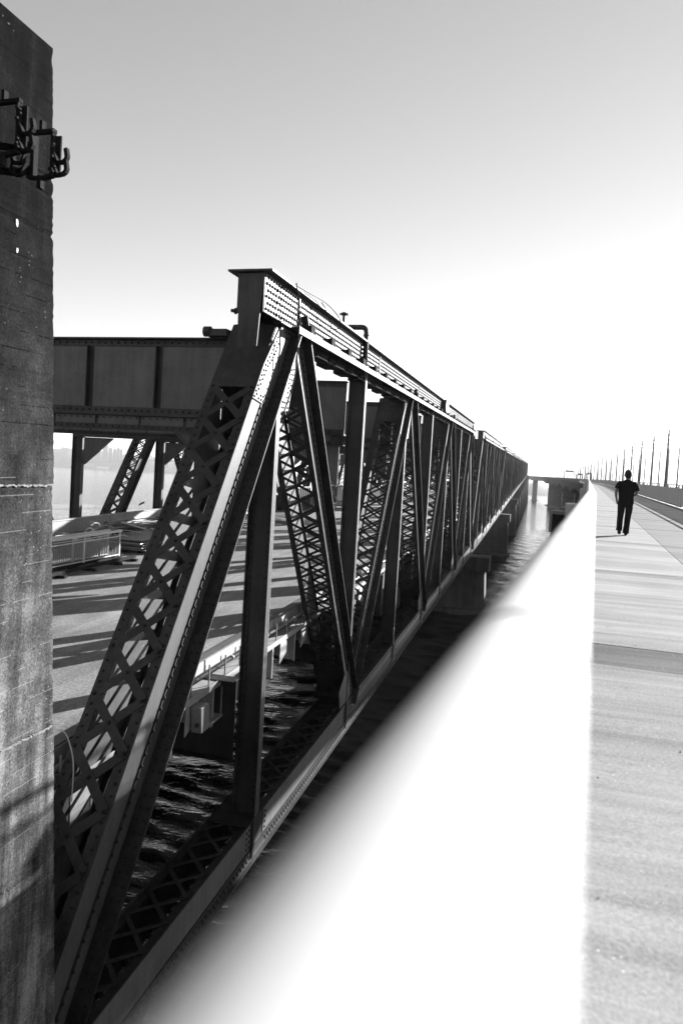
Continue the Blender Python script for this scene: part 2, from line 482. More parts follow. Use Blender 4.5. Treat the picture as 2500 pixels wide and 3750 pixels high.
def incl_member(root, name, f0, f1, xo, xi, D, P, sh, front_sign, detail, rivets, flange=0.2, pitch=1.05, bw=0.17, mirror=False, plate0=0.0, plate1=0.0, DF=None):
    """Latticed box member. f0, f1: (y, z) ends of the edge facing the camera; the box extends D to the back (+Y side)."""
    a = Vector((0, f0[0], f0[1])); b = Vector((0, f1[0], f1[1]))
    d = (b - a).normalized(); nb = Vector((0, d.z, -d.y))
    if nb.y < 0: nb = -nb
    X = Vector((1, 0, 0)); s = 1 if xo > xi else -1
    mb = MB(); wb = MB(); webs = []
    th = 0.025
    for xw in (xo, xi):
        c0 = a + X * xw; c1 = b + X * xw
        wb.obox((c0 + c1) / 2 + nb * D / 2, X * th / 2, nb * (D / 2 - 0.003), (c1 - c0) / 2); webs.append(wb); wb = MB()
    # inward edge strips on the front and the back, outward flange on the back
    for off in (0.0, D):
        for xw, sg in ((xo, -s), (xi, s)):
            fl_ = flange if off == 0 else flange * 0.5
            c0 = a + X * (xw + sg * fl_ / 2) + nb * off; c1 = b + X * (xw + sg * fl_ / 2) + nb * off
            mb.obox((c0 + c1) / 2, X * (fl_ / 2 + 0.01), nb * 0.014, (c1 - c0) / 2)
    DF = DF or D
    for xw, sg in ((xo, s), (xi, -s)):
        c0 = a + X * (xw + sg * P / 2) + nb * DF; c1 = b + X * (xw + sg * P / 2) + nb * DF + d * (0.55 * DF if b.z > a.z else 0)
        mb.obox((c0 + c1) / 2 - nb * 0.004, X * (P / 2 - 0.012), nb * 0.018, (c1 - c0) / 2)
    # stiffening angle just proud of the lit web
    c0 = a + X * (xo + s * 0.03) + nb * (DF - P * 0.92); c1 = b + X * (xo + s * 0.03) + nb * (DF - P * 0.92)
    mb.obox((c0 + c1) / 2, X * 0.018, nb * 0.03, (c1 - c0) / 2)
    # solid batten plates at both ends
    L = (b - a).length; xm = (xo + xi) / 2; hw = abs(xo - xi) / 2
    if plate1: mb.obox(a + d * (L - plate1 / 2) + X * xm - nb * 0.03, X * (hw - 0.01), nb * 0.012, d * plate1 / 2)
    if plate0: mb.obox(a + d * (plate0 / 2) + X * xm - nb * 0.03, X * (hw - 0.01), nb * 0.012, d * plate0 / 2)
    o = mb.build(name, 'steel', root, shear=sh)
    for wb in webs: wb.build('web_plate', 'steel_sunlit', o, shear=sh)
    ai, bi = a + d * plate0, b - d * plate1
    HW = X * (hw - flange * 0.45)
    bars = lattice(ai + X * xm - nb * 0.035, bi + X * xm - nb * 0.035, HW, nb, pitch, bw, 0.016)
    bars += lattice(ai + X * xm + nb * (D + 0.035), bi + X * xm + nb * (D + 0.035), HW, nb, pitch, bw, 0.016)
    add_bars(bars, o, detail, sh)
    if rivets:
        rv = MB(); k = int(L / 0.24)
        for i in range(k + 1):
            q = a + d * (L * i / k)
            for xx in (xo - s * 0.09, xi + s * 0.09): rv.rivet(q + X * xx - nb * 0.016, -nb, 0.026)
            for xx in (xo + s * P * 0.35, xo + s * P * 0.75): rv.rivet(q + X * xx + nb * (DF - 0.024), -nb, 0.026)
            rv.rivet(q + X * (xo + s * 0.05) + nb * (DF - P * 0.92), X * s, 0.026)
        for p, q_, bw_, th_, nr in bars[:len(bars) // 2]:
            for e in (p, q_, (p + q_) / 2): rv.rivet(e - nb * 0.02, -nb, 0.032)
        rv.build('rivets', 'rivet', o, shear=sh, kind='stuff')
    return o

def vertical(root, k, xo, xi, sh, rivets, z0=-11.15, z1=3.8, dy=0.0):
    y = Y0 + dy + PANEL * k; mb = MB()
    hf = 0.16
    for xx in (xo, xi): mb.box((xx - 0.02, y - hf, z0), (xx + 0.02, y + hf, z1))
    mb.box((min(xo, xi) + 0.021, y - 0.02, z0), (max(xo, xi) - 0.021, y + 0.02, z1))
    s = 1 if xo > xi else -1
    # angles that carry the flange
    for xx, sg in ((xo, -s), (xi, s)):
        for yy in (-0.045, 0.045): mb.box((xx + sg * 0.024, y + yy - 0.012, z0), (xx + sg * 0.14, y + yy + 0.012, z1))
    mb.box((xo + s * 0.022, y - 0.03, z0), (xo + s * 0.035, y + 0.03, z1))
    o = mb.build('vertical_post', 'steel', root, shear=sh)
    cp = MB(); cp.box((xo + s * 0.0205, y - hf + 0.004, z0), (xo + s * 0.034, y - 0.034, z1)); cp.box((xo + s * 0.0205, y + 0.034, z0), (xo + s * 0.034, y + hf - 0.004, z1)); cp.build('sunlit_strip', 'steel_sunlit', o, shear=sh)  # thin added strips whose paler colour imitates sun on the outer flange
    if rivets:
        rv = MB(); z = z0
        while z < z1:
            for xx in (xo - s * 0.09, xi + s * 0.09): rv.rivet((xx, y - 0.058, z), (0, -1, 0), 0.024)
            z += 0.2
        rv.build('rivets', 'rivet', o, shear=sh, kind='stuff')
    return o

def gusset(root, poly, x, sh, rivets, sgn=1):
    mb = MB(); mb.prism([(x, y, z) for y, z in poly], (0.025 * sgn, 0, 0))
    o = mb.build('gusset_plate', 'steel_sunlit', root, shear=sh)
    if rivets:
        rv = MB(); n = len(poly); cy = sum(p[0] for p in poly) / n; cz = sum(p[1] for p in poly) / n
        for i in range(n):
            p, q = Vector((0,) + poly[i]), Vector((0,) + poly[(i + 1) % n]); L = (q - p).length; c = Vector((0, cy, cz))
            for j in range(int(L / 0.2)):
                for ins in (0.12, 0.3):
                    e = p + (q - p) * (j * 0.2 / L); e = e + (c - e).normalized() * ins
                    rv.rivet((x + 0.025 * sgn, e.y, e.z), (sgn, 0, 0), 0.028)
        rv.build('rivets', 'rivet', o, shear=sh, kind='stuff')

def top_chord(root, xo, xi, sh, rivets, ya, yb):
    s = 1 if xo > xi else -1
    mb = MB()
    mb.box((xo, ya, 3.86), (xo - s * 0.03, yb, 4.92)); mb.box((xi, ya, 3.86), (xi + s * 0.03, yb, 4.92))
    mb.box((xo + s * 0.26, ya - 0.12, 4.93), (xi - s * 0.26, yb + 0.1, 4.985))
    mb.prism([(xo - s * 0.031, ya, 4.9), (xi + s * 0.031, ya, 4.9), (xi + s * 0.06, ya, 2.93), (xo - s * 0.14, ya, 2.93)], (0, 0.03, 0))
    mb.box((xo - s * 0.031, yb - 0.03, 3.9), (xi + s * 0.031, yb, 4.9))
    mb.box((xo + s * 0.10, ya + 1.2, 3.80), (xo - s * 0.2, yb, 3.85)); mb.box((xi - s * 0.10, ya + 1.2, 3.80), (xi + s * 0.2, yb, 3.85))
    o = mb.build('top_chord', 'steel', root, shear=sh)
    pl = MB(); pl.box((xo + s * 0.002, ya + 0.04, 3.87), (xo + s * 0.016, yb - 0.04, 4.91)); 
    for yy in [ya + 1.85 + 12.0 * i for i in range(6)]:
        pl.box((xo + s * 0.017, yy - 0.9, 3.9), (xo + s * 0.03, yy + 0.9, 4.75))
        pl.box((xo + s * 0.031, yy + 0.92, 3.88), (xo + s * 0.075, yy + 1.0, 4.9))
    q = pl.build('web_plate', 'steel_sunlit', o, shear=sh)
    if rivets:
        rv = MB(); yy = ya + 0.14; i = 0
        while yy < yb:
            for r_ in range(6):
                if yy > 60 and i % 2: continue
                rv.rivet((xo + s * (0.016 if abs((yy - ya - 1.85) % 12.0) > 0.9 and abs((yy - ya - 1.85) % 12.0 - 12) > 0.9 else 0.03), yy + (0.1 if r_ % 2 else 0), 3.96 + r_ * 0.172), (s, 0, 0), 0.042)
            yy += 0.205; i += 1
        rv.build('rivets', 'rivet', q, shear=sh, kind='stuff')
    return o

def bottom_chord(root, xo, xi, sh, detail, rivets, dy=0.0):
    Y0 = globals()['Y0'] + dy
    s = 1 if xo > xi else -1
    ya, yb = Y0 - 1.0, Y0 + SPAN - 0.5
    mb = MB()
    mb.box((xo, ya, -11.95), (xo - s * 0.03, yb, -11.02)); mb.box((xi, ya, -11.95), (xi + s * 0.03, yb, -11.02))
    for xx, sg in ((xo, -s), (xi, s)):
        mb.box((xx + sg * 0.031, ya, -11.10), (xx + sg * 0.24, yb, -11.07))
    # bottom angles and flange
    mb.box((xo + s * 0.001, ya, -12.16), (xo + s * 0.05, yb, -11.82)); mb.box((xi - s * 0.001, ya, -12.16), (xi - s * 0.05, yb, -11.82))
    mb.box((xo + s * 0.16, ya, -12.20), (xo - s * 0.25, yb, -12.165)); mb.box((xi - s * 0.16, ya, -12.20), (xi + s * 0.25, yb, -12.165))
    o = mb.build('bottom_chord', 'steel', root, shear=sh)
    # outer side plates, one length per panel, with splices at the nodes
    for k in range(8):
        y_a, y_b = Y0 + PANEL * k + 0.5, Y0 + PANEL * (k + 1) - 0.55
        p = MB(); p.box((xo + s * 0.002, y_a, -11.80), (xo + s * 0.02, y_b, -11.03))
        q = p.build('side_plate', 'steel_pale', o, shear=sh)
        if rivets and k < 6:
            rv = MB(); yy = y_a + 0.1
            while yy < y_b:
                rv.rivet((xo + s * 0.05, yy, -11.95), (s, 0, 0), 0.03)
                rv.rivet((xo + s * 0.05, yy + 0.09, -12.06), (s, 0, 0), 0.03)
                if k >= 2:
                    rv.rivet((xo + s * 0.02, yy, -11.15), (s, 0, 0), 0.03); rv.rivet((xo + s * 0.02, yy + 0.1, -11.62), (s, 0, 0), 0.03)
                yy += 0.22
            for r_ in range(4):
                for e in (y_a + 0.12, y_b - 0.12, y_b - 0.3): rv.rivet((xo + s * 0.02, e, -11.16 - r_ * 0.17), (s, 0, 0), 0.03)
            rv.build('rivets', 'rivet', q, shear=sh, kind='stuff')
        sp = MB(); sp.box((xo + s * 0.022, y_b + 0.02, -12.1), (xo + s * 0.10, y_b + 0.14, -10.98)); sp.build('splice_strap', 'steel', o, shear=sh)
    xm = (xo + xi) / 2; hw = abs(xo - xi) / 2 - 0.14
    for zz, lo in ((-11.045, detail), (-12.13, False)):
        near = lattice((xm, Y0 - 0.5, zz), (xm, Y0 + 22, zz), (hw, 0, 0), (0, 0, 1), 1.0, 0.11, 0.016)
        far = lattice((xm, Y0 + 22, zz), (xm, yb, zz), (hw, 0, 0), (0, 0, 1), 1.0, 0.11, 0.016)
        if lo:
            add_bars(near, o, True, sh); add_bars(far, o, False, sh)
        else: add_bars(near + far, o, False, sh)
    # batten plates under the posts
    for k in range(9):
        bp = MB(); bp.box((xo - s * 0.05, Y0 + PANEL * k - 0.8, -11.035), (xi + s * 0.05, Y0 + PANEL * k + 0.8, -11.012))
        bp.build('batten_plate', 'steel', o, shear=sh)
    return o

def truss(root, xo, xi, sh, lod, dy=0.0):
    """lod 2: near truss of the near span, 1: far truss of the near span, 0: the spans behind."""
    s = 1 if xo > xi else -1
    vx = (xo + s * 0.05, xo - s * 0.65)
    det = lod == 2
    Y0 = globals()['Y0'] + dy
    # front edges of the inclined members
    def up_edge(k, D=0): 
        y0 = Y0 + PANEL * k
        zf = lambda z: 13.9 + dy + 2 * PANEL * (k // 2) + (z + 4.51) / 1.42
        return (zf(-11.05), -11.05), (zf(3.75), 3.75)
    def dn_edge(k):
        sh_ = 2 * PANEL * ((k - 1) // 2)
        zf = lambda z: 25.48 + dy + sh_ - (z + 2.42) / 1.445
        return (zf(-11.05), -11.05), (zf(3.75), 3.75)
    e0, e1 = up_edge(0)
    incl_member(root, 'end_post', e0, e1, xo, xi, 1.75, 0.42, sh, 1, det, det, 0.24, 1.05, 0.2, plate0=2.6, plate1=2.4, DF=0.95)
    for k in (1, 3, 5):
        e0, e1 = dn_edge(k)
        incl_member(root, 'diagonal', e0, e1, xo, xi, 1.35 if det else 0.85, 0.34, sh, 1, det and k == 1, det and k == 1, 0.17, 0.74, 0.11, plate0=2.4, plate1=2.6, DF=0.62)
    for k in (2, 4, 6):
        e0, e1 = up_edge(k)
        incl_member(root, 'diagonal', e0, e1, xo, xi, 1.3 if det else 0.85, 0.36, sh, 1, det and k == 2, det and k <= 4, 0.17, 0.82, 0.11, plate0=2.2, plate1=1.9, DF=0.5)
    # last end post leans the other way
    y8 = Y0 + SPAN
    incl_member(root, 'end_post', (y8 - 0.2, -11.05), (y8 - PANEL + 0.6, 3.75), xo, xi, 0.9, 0.3, sh, 1, False, False, 0.2, 1.0, 0.16, plate0=2.2, plate1=2.2)
    for k in range(1, 8): vertical(root, k, vx[0], vx[1], sh, det and k < 4, dy=dy)
    top_chord(root, xo + s * 0.12, xo - s * 0.66, sh, det, Y0 + PANEL - 1.75, Y0 + 7 * PANEL + 2.5)
    bottom_chord(root, xo + s * 0.1, xi + s * 0.15, sh, det, det, dy)
    g0 = Y0 + PANEL
    for k in (1, 3, 5, 7):
        yk = Y0 + PANEL * k
        gusset(root, [(yk - 0.1, 3.78), (yk + 1.25, 3.78), (yk + 1.35, 2.7), (yk + 0.9, 1.35), (yk - 0.3, 1.25), (yk - 2.0, 1.5), (yk - 1.3, 2.5)], xo + s * 0.028, sh, det and k == 1, s)
    for k in (2, 4, 6):
        yk = Y0 + PANEL * k
        gusset(root, [(yk - 1.2, -11.0), (yk + 1.2, -11.0), (yk + 1.5, -10.1), (yk + 0.6, -9.6), (yk - 0.6, -9.6), (yk - 1.5, -10.2)], xo + s * 0.028, sh, False, s)

def upper_floor_beam(root, k, sh, rivets):
    y = Y0 + PANEL * k; tl = -0.012
    xa, xb = -8.3, -30.1
    mb = MB()
    mb.box((xa, y - 0.015, 1.05), (xb, y + 0.015, 3.36))
    mb.box((xa, y - 0.22, 3.36), (xb, y + 0.22, 3.41)); mb.box((xa, y - 0.2, 1.0), (xb, y + 0.2, 1.05))
    for z0, z1 in ((3.16, 3.358), (1.052, 1.23)):
        mb.box((xa, y - 0.05, z0), (xb, y - 0.018, z1))
    # shallow lower girder with its flanges
    mb.box((xa, y - 0.10, 0.55), (xb, y - 0.07, 0.98)); mb.box((xa, y - 0.3, 0.98), (xb, y + 0.3, 0.999)); mb.box((xa, y - 0.26, 0.52), (xb, y + 0.2, 0.549))
    mb.box((xa, y - 0.16, 0.56), (xb, y - 0.102, 0.68))
    o = mb.build('floor_beam', 'steel', root, shear=sh)
    x = -11.46
    while x > xb:
        st = MB(); st.box((x - 0.012, y - 0.21, 1.24), (x + 0.012, y - 0.055, 3.15)); st.box((x - 0.12, y - 0.034, 1.24), (x + 0.0, y - 0.018, 3.15))
        st.build('stiffener', 'steel', o, shear=sh); x -= 2.44
    x = -8.9
    while x > -29.4:
        pn = MB(); pn.box((x, y - 0.135, 0.7), (x - 1.45, y - 0.103, 0.96)); x -= 1.55
        pn.build('lower_panel', 'steel_grey', o, shear=sh)
    for x0, x1 in [(-8.36, -11.32)] + [(-11.6 - 2.44 * i, -13.75 - 2.44 * i) for i in range(7)]:
        wp = MB(); wp.box((x0, y - 0.026, 1.25), (x1, y - 0.0165, 3.14)); wp.build('web_panel', 'steel_grey', o, shear=sh)
    for xx, sg in ((-29.35, 1), (-8.5, -1)):
        kb = MB(); kb.prism([(xx, y - 0.02, 0.5), (xx + sg * 2.2, y - 0.02, 0.5), (xx + sg * 0.05, y - 0.02, -1.3), (xx, y - 0.02, -1.3)], (0, 0.04, 0))
        kb.beam((xx + sg * 2.2, y, 0.47), (xx + sg * 0.05, y, -1.33), 0.03, 0.2, (0, 0, 1))
        kb.build('knee_brace', 'steel_grey', o, shear=sh)
    if rivets:
        rv = MB(); x = -8.9
        while x > -24:
            rv.rivet((x, y - 0.05, 3.26), (0, -1, 0), 0.032); rv.rivet((x, y - 0.05, 1.14), (0, -1, 0), 0.032)
            rv.rivet((x, y - 0.16, 0.62), (0, -1, 0), 0.026); rv.rivet((x - 0.11, y - 0.135, 0.9), (0, -1, 0), 0.022); x -= 0.235
        x = -11.46
        while x > -24:
            for i in range(11): rv.rivet((x - 0.07, y - 0.034, 1.34 + i * 0.17), (0, -1, 0), 0.026)
            x -= 2.44
        rv.build('rivets', 'rivet', o, shear=sh, kind='stuff')

def deck_parts(root, sh, near, ya, yb):
    mb = MB(); mb.box((-9.62, ya, -6.85), (-28.6, yb, -6.5))
    mb.build('deck_slab', 'asphalt', root, shear=sh)
    for x in (-11, -14, -17, -20, -23, -26):
        st = MB(); st.box((x - 0.15, ya, -7.7), (x + 0.15, yb, -6.86)); st.build('stringer', 'steel', root, shear=sh)
    for k in range(0, 8):
        y = Y0 + PANEL * k
        if y < ya: continue
        fb = MB(); fb.box((-8.3, y - 0.02, -9.4), (-29.4, y + 0.02, -7.0)); fb.box((-8.3, y - 0.25, -9.45), (-29.4, y + 0.25, -9.405)); fb.box((-8.3, y - 0.25, -6.995), (-29.4, y + 0.25, -6.95))
        fb.build('floor_beam', 'steel', root, shear=sh)
    kb = MB(); kb.box((-9.3, ya, -6.83), (-9.61, yb, -6.36))
    kb.build('kerb', 'steel_grey', root, shear=sh)
    kp = MB()
    y = ya + 0.3
    while y < yb - 3:
        if near: kp = MB()
        kp.box((-9.27, y, -6.78), (-9.299, y + 2.9, -6.40)); y += 3.0
        if near: kp.build('kerb_plate', 'steel_light', root, shear=sh)
    if not near: kp.build('kerb_plate', 'steel_light', root, shear=sh, kind='stuff')
    sf = MB(); sf.box((-8.82, ya, -7.05), (-9.296, yb, -6.98)); sf.box((-8.8, ya, -7.16), (-8.819, yb, -6.96))
    sf.build('service_walk', 'steel_light', root, shear=sh)
    pp = MB(); pp.tube([(-9.1, ya, -6.72), (-9.1, yb, -6.72)], 0.07, 10)
    y = ya
    while y < yb - 1.4: pp.tube([(-9.1, y + 1.2, -6.72), (-9.1, y + 1.36, -6.72)], 0.09, 10); y += 3.1
    pp.build('service_pipe', 'galvanised', root, shear=sh, smooth=True)
    pt = MB(); y = ya + 0.5
    while y < yb:
        if near: pt = MB()
        pt.box((-8.86, y, -6.98), (-8.90, y + 0.035, -6.35)); y += 1.15
        if near: pt.build('pipe_post', 'galvanised', root, shear=sh)
    if not near: pt.build('pipe_post', 'galvanised', root, shear=sh, kind='stuff')
    y = ya + 1.0; i = 0
    br = MB(); hp = MB()
    while y < yb - 1:
        if near: br = MB(); hp = MB()
        br.prism([(-8.84, y, -7.17), (-8.84, y + 0.72, -7.17), (-8.84, y + 0.72, -7.72), (-8.84, y, -8.0)], (-0.03, 0, 0))
        br.box((-8.84, y + 0.73, -7.17), (-9.6, y + 0.75, -7.9))
        hp.box((-8.86, y + 1.75, -7.17), (-8.9, y + 1.87, -8.35)); hp.box((-8.91, y + 1.75, -7.17), (-9.5, y + 1.77, -8.3))
        if near: br.build('bracket_plate', 'steel_light', root, shear=sh); hp.build('hanger', 'steel_light', root, shear=sh)
        y += 2.55
    if not near: br.build('bracket_plate', 'steel_light', root, shear=sh, kind='stuff'); hp.build('hanger', 'steel_light', root, shear=sh, kind='stuff')
    # riveted parapet on the far side
    pa = MB(); pa.box((-28.62, ya, -6.49), (-28.7, yb, -4.9)); pa.box((-28.55, ya, -4.9), (-28.85, yb, -4.82)); pa.box((-28.55, ya, -5.72), (-28.618, yb, -5.62))
    pa.build('parapet', 'steel_light', root, shear=sh)

def catwalk(root, xo, sh, detail, ya, yb):
    mb = MB(); mb.box((xo + 0.42, ya, 3.66), (xo + 0.46, yb, 3.86)); mb.box((xo + 0.14, ya, 3.84), (xo + 0.419, yb, 3.858))
    y = ya + 1.1
    while y < yb: mb.box((xo + 0.461, y, 3.65), (xo + 0.478, y + 0.12, 3.87)); y += 2.4
    o = mb.build('catwalk_channel', 'steel_light', root, shear=sh)
    y = ya + 1.2; i = 0
    while y < yb - 0.5:
        b_ = MB(); b_.box((xo + 0.15, y, 3.87), (xo + 0.44, y + 0.42, 4.12)); b_.box((xo + 0.08, y - 0.5, 3.42), (xo - 0.7, y + 0.75, 3.64))
        b_.box((xo + 0.06, y + 1.2, 3.5), (xo - 0.6, y + 2.2, 3.64))
        for q in range(4): b_.box((xo + 0.02, y + 0.85 + q * 0.3, 3.38), (xo + 0.07, y + 0.9 + q * 0.3, 3.5))
        b_.build('timber_sleeper', 'wood', o, shear=sh)
        y += 2.38

XF, XFI = -29.5, -30.87
def make_span(name, label, lod, group):
    root = thing(name, (-18.5, Y0, -12.2 + G * Y0), label, 'truss bridge', group)
    truss(root, XO, XI, G, 2 if lod else 0)
    truss(root, XF, XFI, G, 1 if lod else 0, -PANEL)
    for k in range(1, 8): upper_floor_beam(root, k, G, lod and k < 4)
    deck_parts(root, G, lod, 1.5 if lod else Y0 - 0.02, Y0 + SPAN - 0.03)
    catwalk(root, XO, G, lod, Y0 + PANEL + 0.4, Y0 + 7 * PANEL + 3.9)
    return root

GRP = 'truss spans of the old bridge'
near_span = make_span('truss_span', 'nearest dark riveted truss span, beside the concrete pylon', True, GRP)
second = make_span('truss_span', 'second dark truss span, just past the near span gap in the top chord', False, GRP)
step = Vector((0, SPAN, G * SPAN))
base_loc = second.location.copy()
second.location = base_loc + step
third = copy_tree(second); third.location = base_loc + step * 2
third['label'] = 'third dark truss span counted from the pylon'
fourth = copy_tree(second); fourth.location = base_loc + step * 3
fourth['label'] = 'fourth dark truss span from the pylon'
# far spans: too small to show their parts, one joined mesh each
def joined_copy(root):
    bm = bmesh.new()
    mats = []
    for o in COL.objects:
        p = o.parent
        while p is not None and p != root: p = p.parent
        if p is None or o.type != 'MESH': continue
        me = o.data
        mn = me.materials[0]
        if mn not in mats: mats.append(mn)
        i0 = len(bm.faces)
        bm.from_mesh(me)
        bm.faces.ensure_lookup_table()
        mi = mats.index(mn)
        for f in bm.faces[i0:]: f.material_index = mi
    me = bpy.data.meshes.new('truss_span'); bm.to_mesh(me); bm.free()
    for x in mats: me.materials.append(x)
    return me
far_mesh = joined_copy(second)
NUM = ['fifth', 'sixth', 'seventh', 'eighth', 'ninth', 'tenth', 'eleventh', 'last, farthest']
for i in range(8):
    o = bpy.data.objects.new('truss_span', far_mesh); COL.objects.link(o)
    o.location = base_loc + step * (4 + i)
    tag(o, '%s dark truss span from the pylon, small in the distance' % NUM[i], 'truss bridge', GRP)

# things fixed to the near top chord
t_ = thing('vent_pipe', (-7.2, 29.64, 3.9 + G * 29.64), 'dark bent vent pipe rising over the top chord of the near truss', 'pipe')
mb = MB()
pts = [(-7.22, 29.64, 3.5), (-7.22, 29.64, 5.35)] + [(-7.22 - 0.22 * (1 - math.cos(a)), 29.64, 5.35 + 0.22 * math.sin(a)) for a in (0.4, 0.8, 1.2, 1.57)] + [(-8.2, 29.64, 5.57)]
mb.tube(pts, 0.11, 12); 
for z in (4.2, 4.9, 5.2): mb.tube([(-7.22, 29.64, z), (-7.22, 29.64, z + 0.06)], 0.135, 12)
mb.build('pipe', 'steel', t_, shear=G, smooth=True)
mb = MB(); mb.tube([(-8.25, 29.64, 5.0), (-8.25, 29.64, 6.1)], 0.07, 10); mb.tube([(-8.25, 29.64, 5.5), (-8.25, 29.64, 5.72)], 0.14, 10)
mb.build('riser', 'steel', t_, shear=G)
mb = MB(); mb.tube([(-8.25, 29.64, 6.1), (-8.25, 29.64, 6.15)], 0.2, 12); mb.tube([(-8.25, 29.64, 6.16), (-8.25, 29.64, 6.2)], 0.1, 8)
mb.build('cap', 'steel', t_, shear=G)
t_ = thing('valve_box', (-7.0, 57.1, 3.9 + G * 57.1), 'pale box with a dark round reel on the catwalk of the near truss', 'box')
mb = MB(); mb.box((-7.25, 57.2, 4.0), (-6.95, 58.2, 5.0)); mb.build('box', 'steel_light', t_, shear=G, bevel=0.02)
mb = MB(); mb.tube([(-7.3, 56.9, 4.5), (-6.95, 56.9, 4.5)], 0.5, 16); mb.build('reel', 'steel', t_, shear=G)
mb = MB(); mb.box((-7.15, 57.0, 3.86), (-7.1, 57.1, 4.1)); mb.build('leg', 'steel', t_, shear=G)
def cable(pts, r, label, mat='black_rubber'):
    # smooth curve through points
    P = [Vector(x) for x in pts]; out = []
    for i in range(len(P) - 1):
        p0 = P[max(i - 1, 0)]; p1 = P[i]; p2 = P[i + 1]; p3 = P[min(i + 2, len(P) - 1)]
        for q in range(8):
            t0 = q / 8
            out.append(0.5 * ((2 * p1) + (p2 - p0) * t0 + (2 * p0 - 5 * p1 + 4 * p2 - p3) * t0 ** 2 + (3 * p1 - p0 - 3 * p2 + p3) * t0 ** 3))
    out.append(P[-1])
    mb = MB(); mb.tube(out, r, 6)
    return tag(mb.build('cable', mat, shear=G), label, 'cable')
cable([(-7.15, 19.6, 5.0), (-7.05, 21.0, 5.02), (-6.95, 22.6, 5.05), (-6.85, 23.9, 4.85), (-6.9, 24.3, 4.55), (-7.1, 24.0, 4.45)], 0.02, 'dark cable looping loose over the near end of the top chord')
cable([(-7.05, 19.9, 5.02), (-6.98, 20.1, 4.4), (-6.98, 20.15, 3.4), (-7.0, 20.1, 2.4), (-7.1, 19.9, 1.6), (-7.2, 19.7, 1.1)], 0.022, 'dark cable hanging down the near end of the top chord past the gusset')
cable([(-7.0, 22.3, 5.0), (-6.85, 22.5, 4.7), (-6.8, 22.9, 4.3), (-7.0, 23.2, 4.2)], 0.016, 'thin dark cable sagging from the top chord flange')
cable([(-8.6, 11.9, -5.6), (-8.5, 12.0, -5.75), (-8.4, 12.1, -6.3), (-8.4, 12.1, -7.1)], 0.012, 'thin pale cable drooping beside the end post', 'white_paint')
t_ = thing('lifting_lug', (-8.5, 18.4, 3.4 + G * 18.4), 'small dark lifting lug on the top edge of the near floor beam', 'lug')
mb = MB(); mb.box((-9.0, 19.5, 3.42), (-9.7, 19.9, 3.62)); mb.tube([(-9.75, 19.6, 3.55), (-9.55, 19.6, 3.55)], 0.16, 10); mb.build('lug', 'steel', t_, shear=G)
mb = MB(); mb.tube([(-8.14, 18.5, 3.9), (-8.42, 18.5, 3.94)], 0.05, 8); mb.tube([(-8.26, 18.5, 3.92), (-8.31, 18.5, 3.925)], 0.09, 8); mb.build('pin', 'steel', t_, shear=G)
# small things along the service walk
def junction_box(y, label, s_=1.0):
    t_ = thing('junction_box', (-8.8, y, -7.6 + G * y), label, 'junction box', 'junction boxes on the service walk')
    mb = MB(); mb.prism([(-8.80, y, -7.2), (-8.80, y + 0.5, -7.2), (-8.80, y + 0.62, -7.95), (-8.80, y + 0.08, -7.95)], (0.32, 0, 0)); mb.build('box', 'galvanised', t_, shear=G, bevel=0.015)
    mb = MB(); mb.tube([(-8.6, y + 0.04, -7.7), (-8.6, y - 0.03, -7.7)], 0.06, 10); mb.build('conduit', 'steel', t_, shear=G)
    return t_
junction_box(18.0, 'grey junction box hung under the service walk between the end post and first post')
t_ = thing('maintenance_ledge', (-9.0, 19.4, -8 + G * 19.4), 'short pale ledge hung on hangers below the service walk', 'ledge')
mb = MB(); mb.box((-8.7, 18.7, -8.12), (-9.3, 20.0, -8.06)); mb.build('tread', 'steel_light', t_, shear=G)
for yy in (18.75, 19.95):
    mb = MB(); mb.box((-8.74, yy, -8.05), (-8.77, yy + 0.03, -7.2)); mb.build('hanger', 'steel_light', t_, shear=G)

# ---- piers of the old bridge
def pier():
    t_ = thing('concrete_pier', (-18.5, Y0 + SPAN, WATER - 2), 'nearest square capped concrete pier, under the end of the first truss span', 'pier', 'piers of the old bridge')
    y = Y0 + SPAN - 0.1; zt = -12.25 + G * y
    mb = MB(); mb.box((-4.7, y - 2.3, zt - 1.9), (-32.3, y + 2.3, zt)); mb.build('cap', 'pier_concrete', t_, bevel=0.05)
    mb = MB()
    x0, x1 = -5.25, -31.8
    mb.add([(x0 + 0.4, y - 2.3, WATER - 2), (x1 - 0.4, y - 2.3, WATER - 2), (x1 - 0.4, y + 2.3, WATER - 2), (x0 + 0.4, y + 2.3, WATER - 2),
            (x0, y - 1.9, zt - 1.9), (x1, y - 1.9, zt - 1.9), (x1, y + 1.9, zt - 1.9), (x0, y + 1.9, zt - 1.9)],
           [(3, 2, 1, 0), (4, 5, 6, 7), (1, 5, 4, 0)[::-1] if False else (0, 1, 5, 4), (1, 2, 6, 5), (2, 3, 7, 6), (3, 0, 4, 7)])
    mb.build('shaft', 'pier_concrete', t_)
    mb = MB(); mb.box((-4.25, y - 3.0, WATER - 3), (-32.8, y + 3.0, WATER + 0.55)); mb.build('footing', 'pier_concrete', t_, bevel=0.06)
    mb = MB(); mb.box((-7.2, y - 0.7, zt + 0.002), (-8.9, y + 0.7, zt + 0.05)); mb.box((-7.6, y - 0.25, zt + 0.05), (-8.5, y + 0.25, zt + 0.3)); mb.build('bearing', 'steel', t_)
    return t_, zt
p1, zt1 = pier()
ords = ['second', 'third', 'fourth', 'fifth', 'sixth', 'seventh', 'eighth', 'ninth', 'tenth', 'eleventh', 'last']
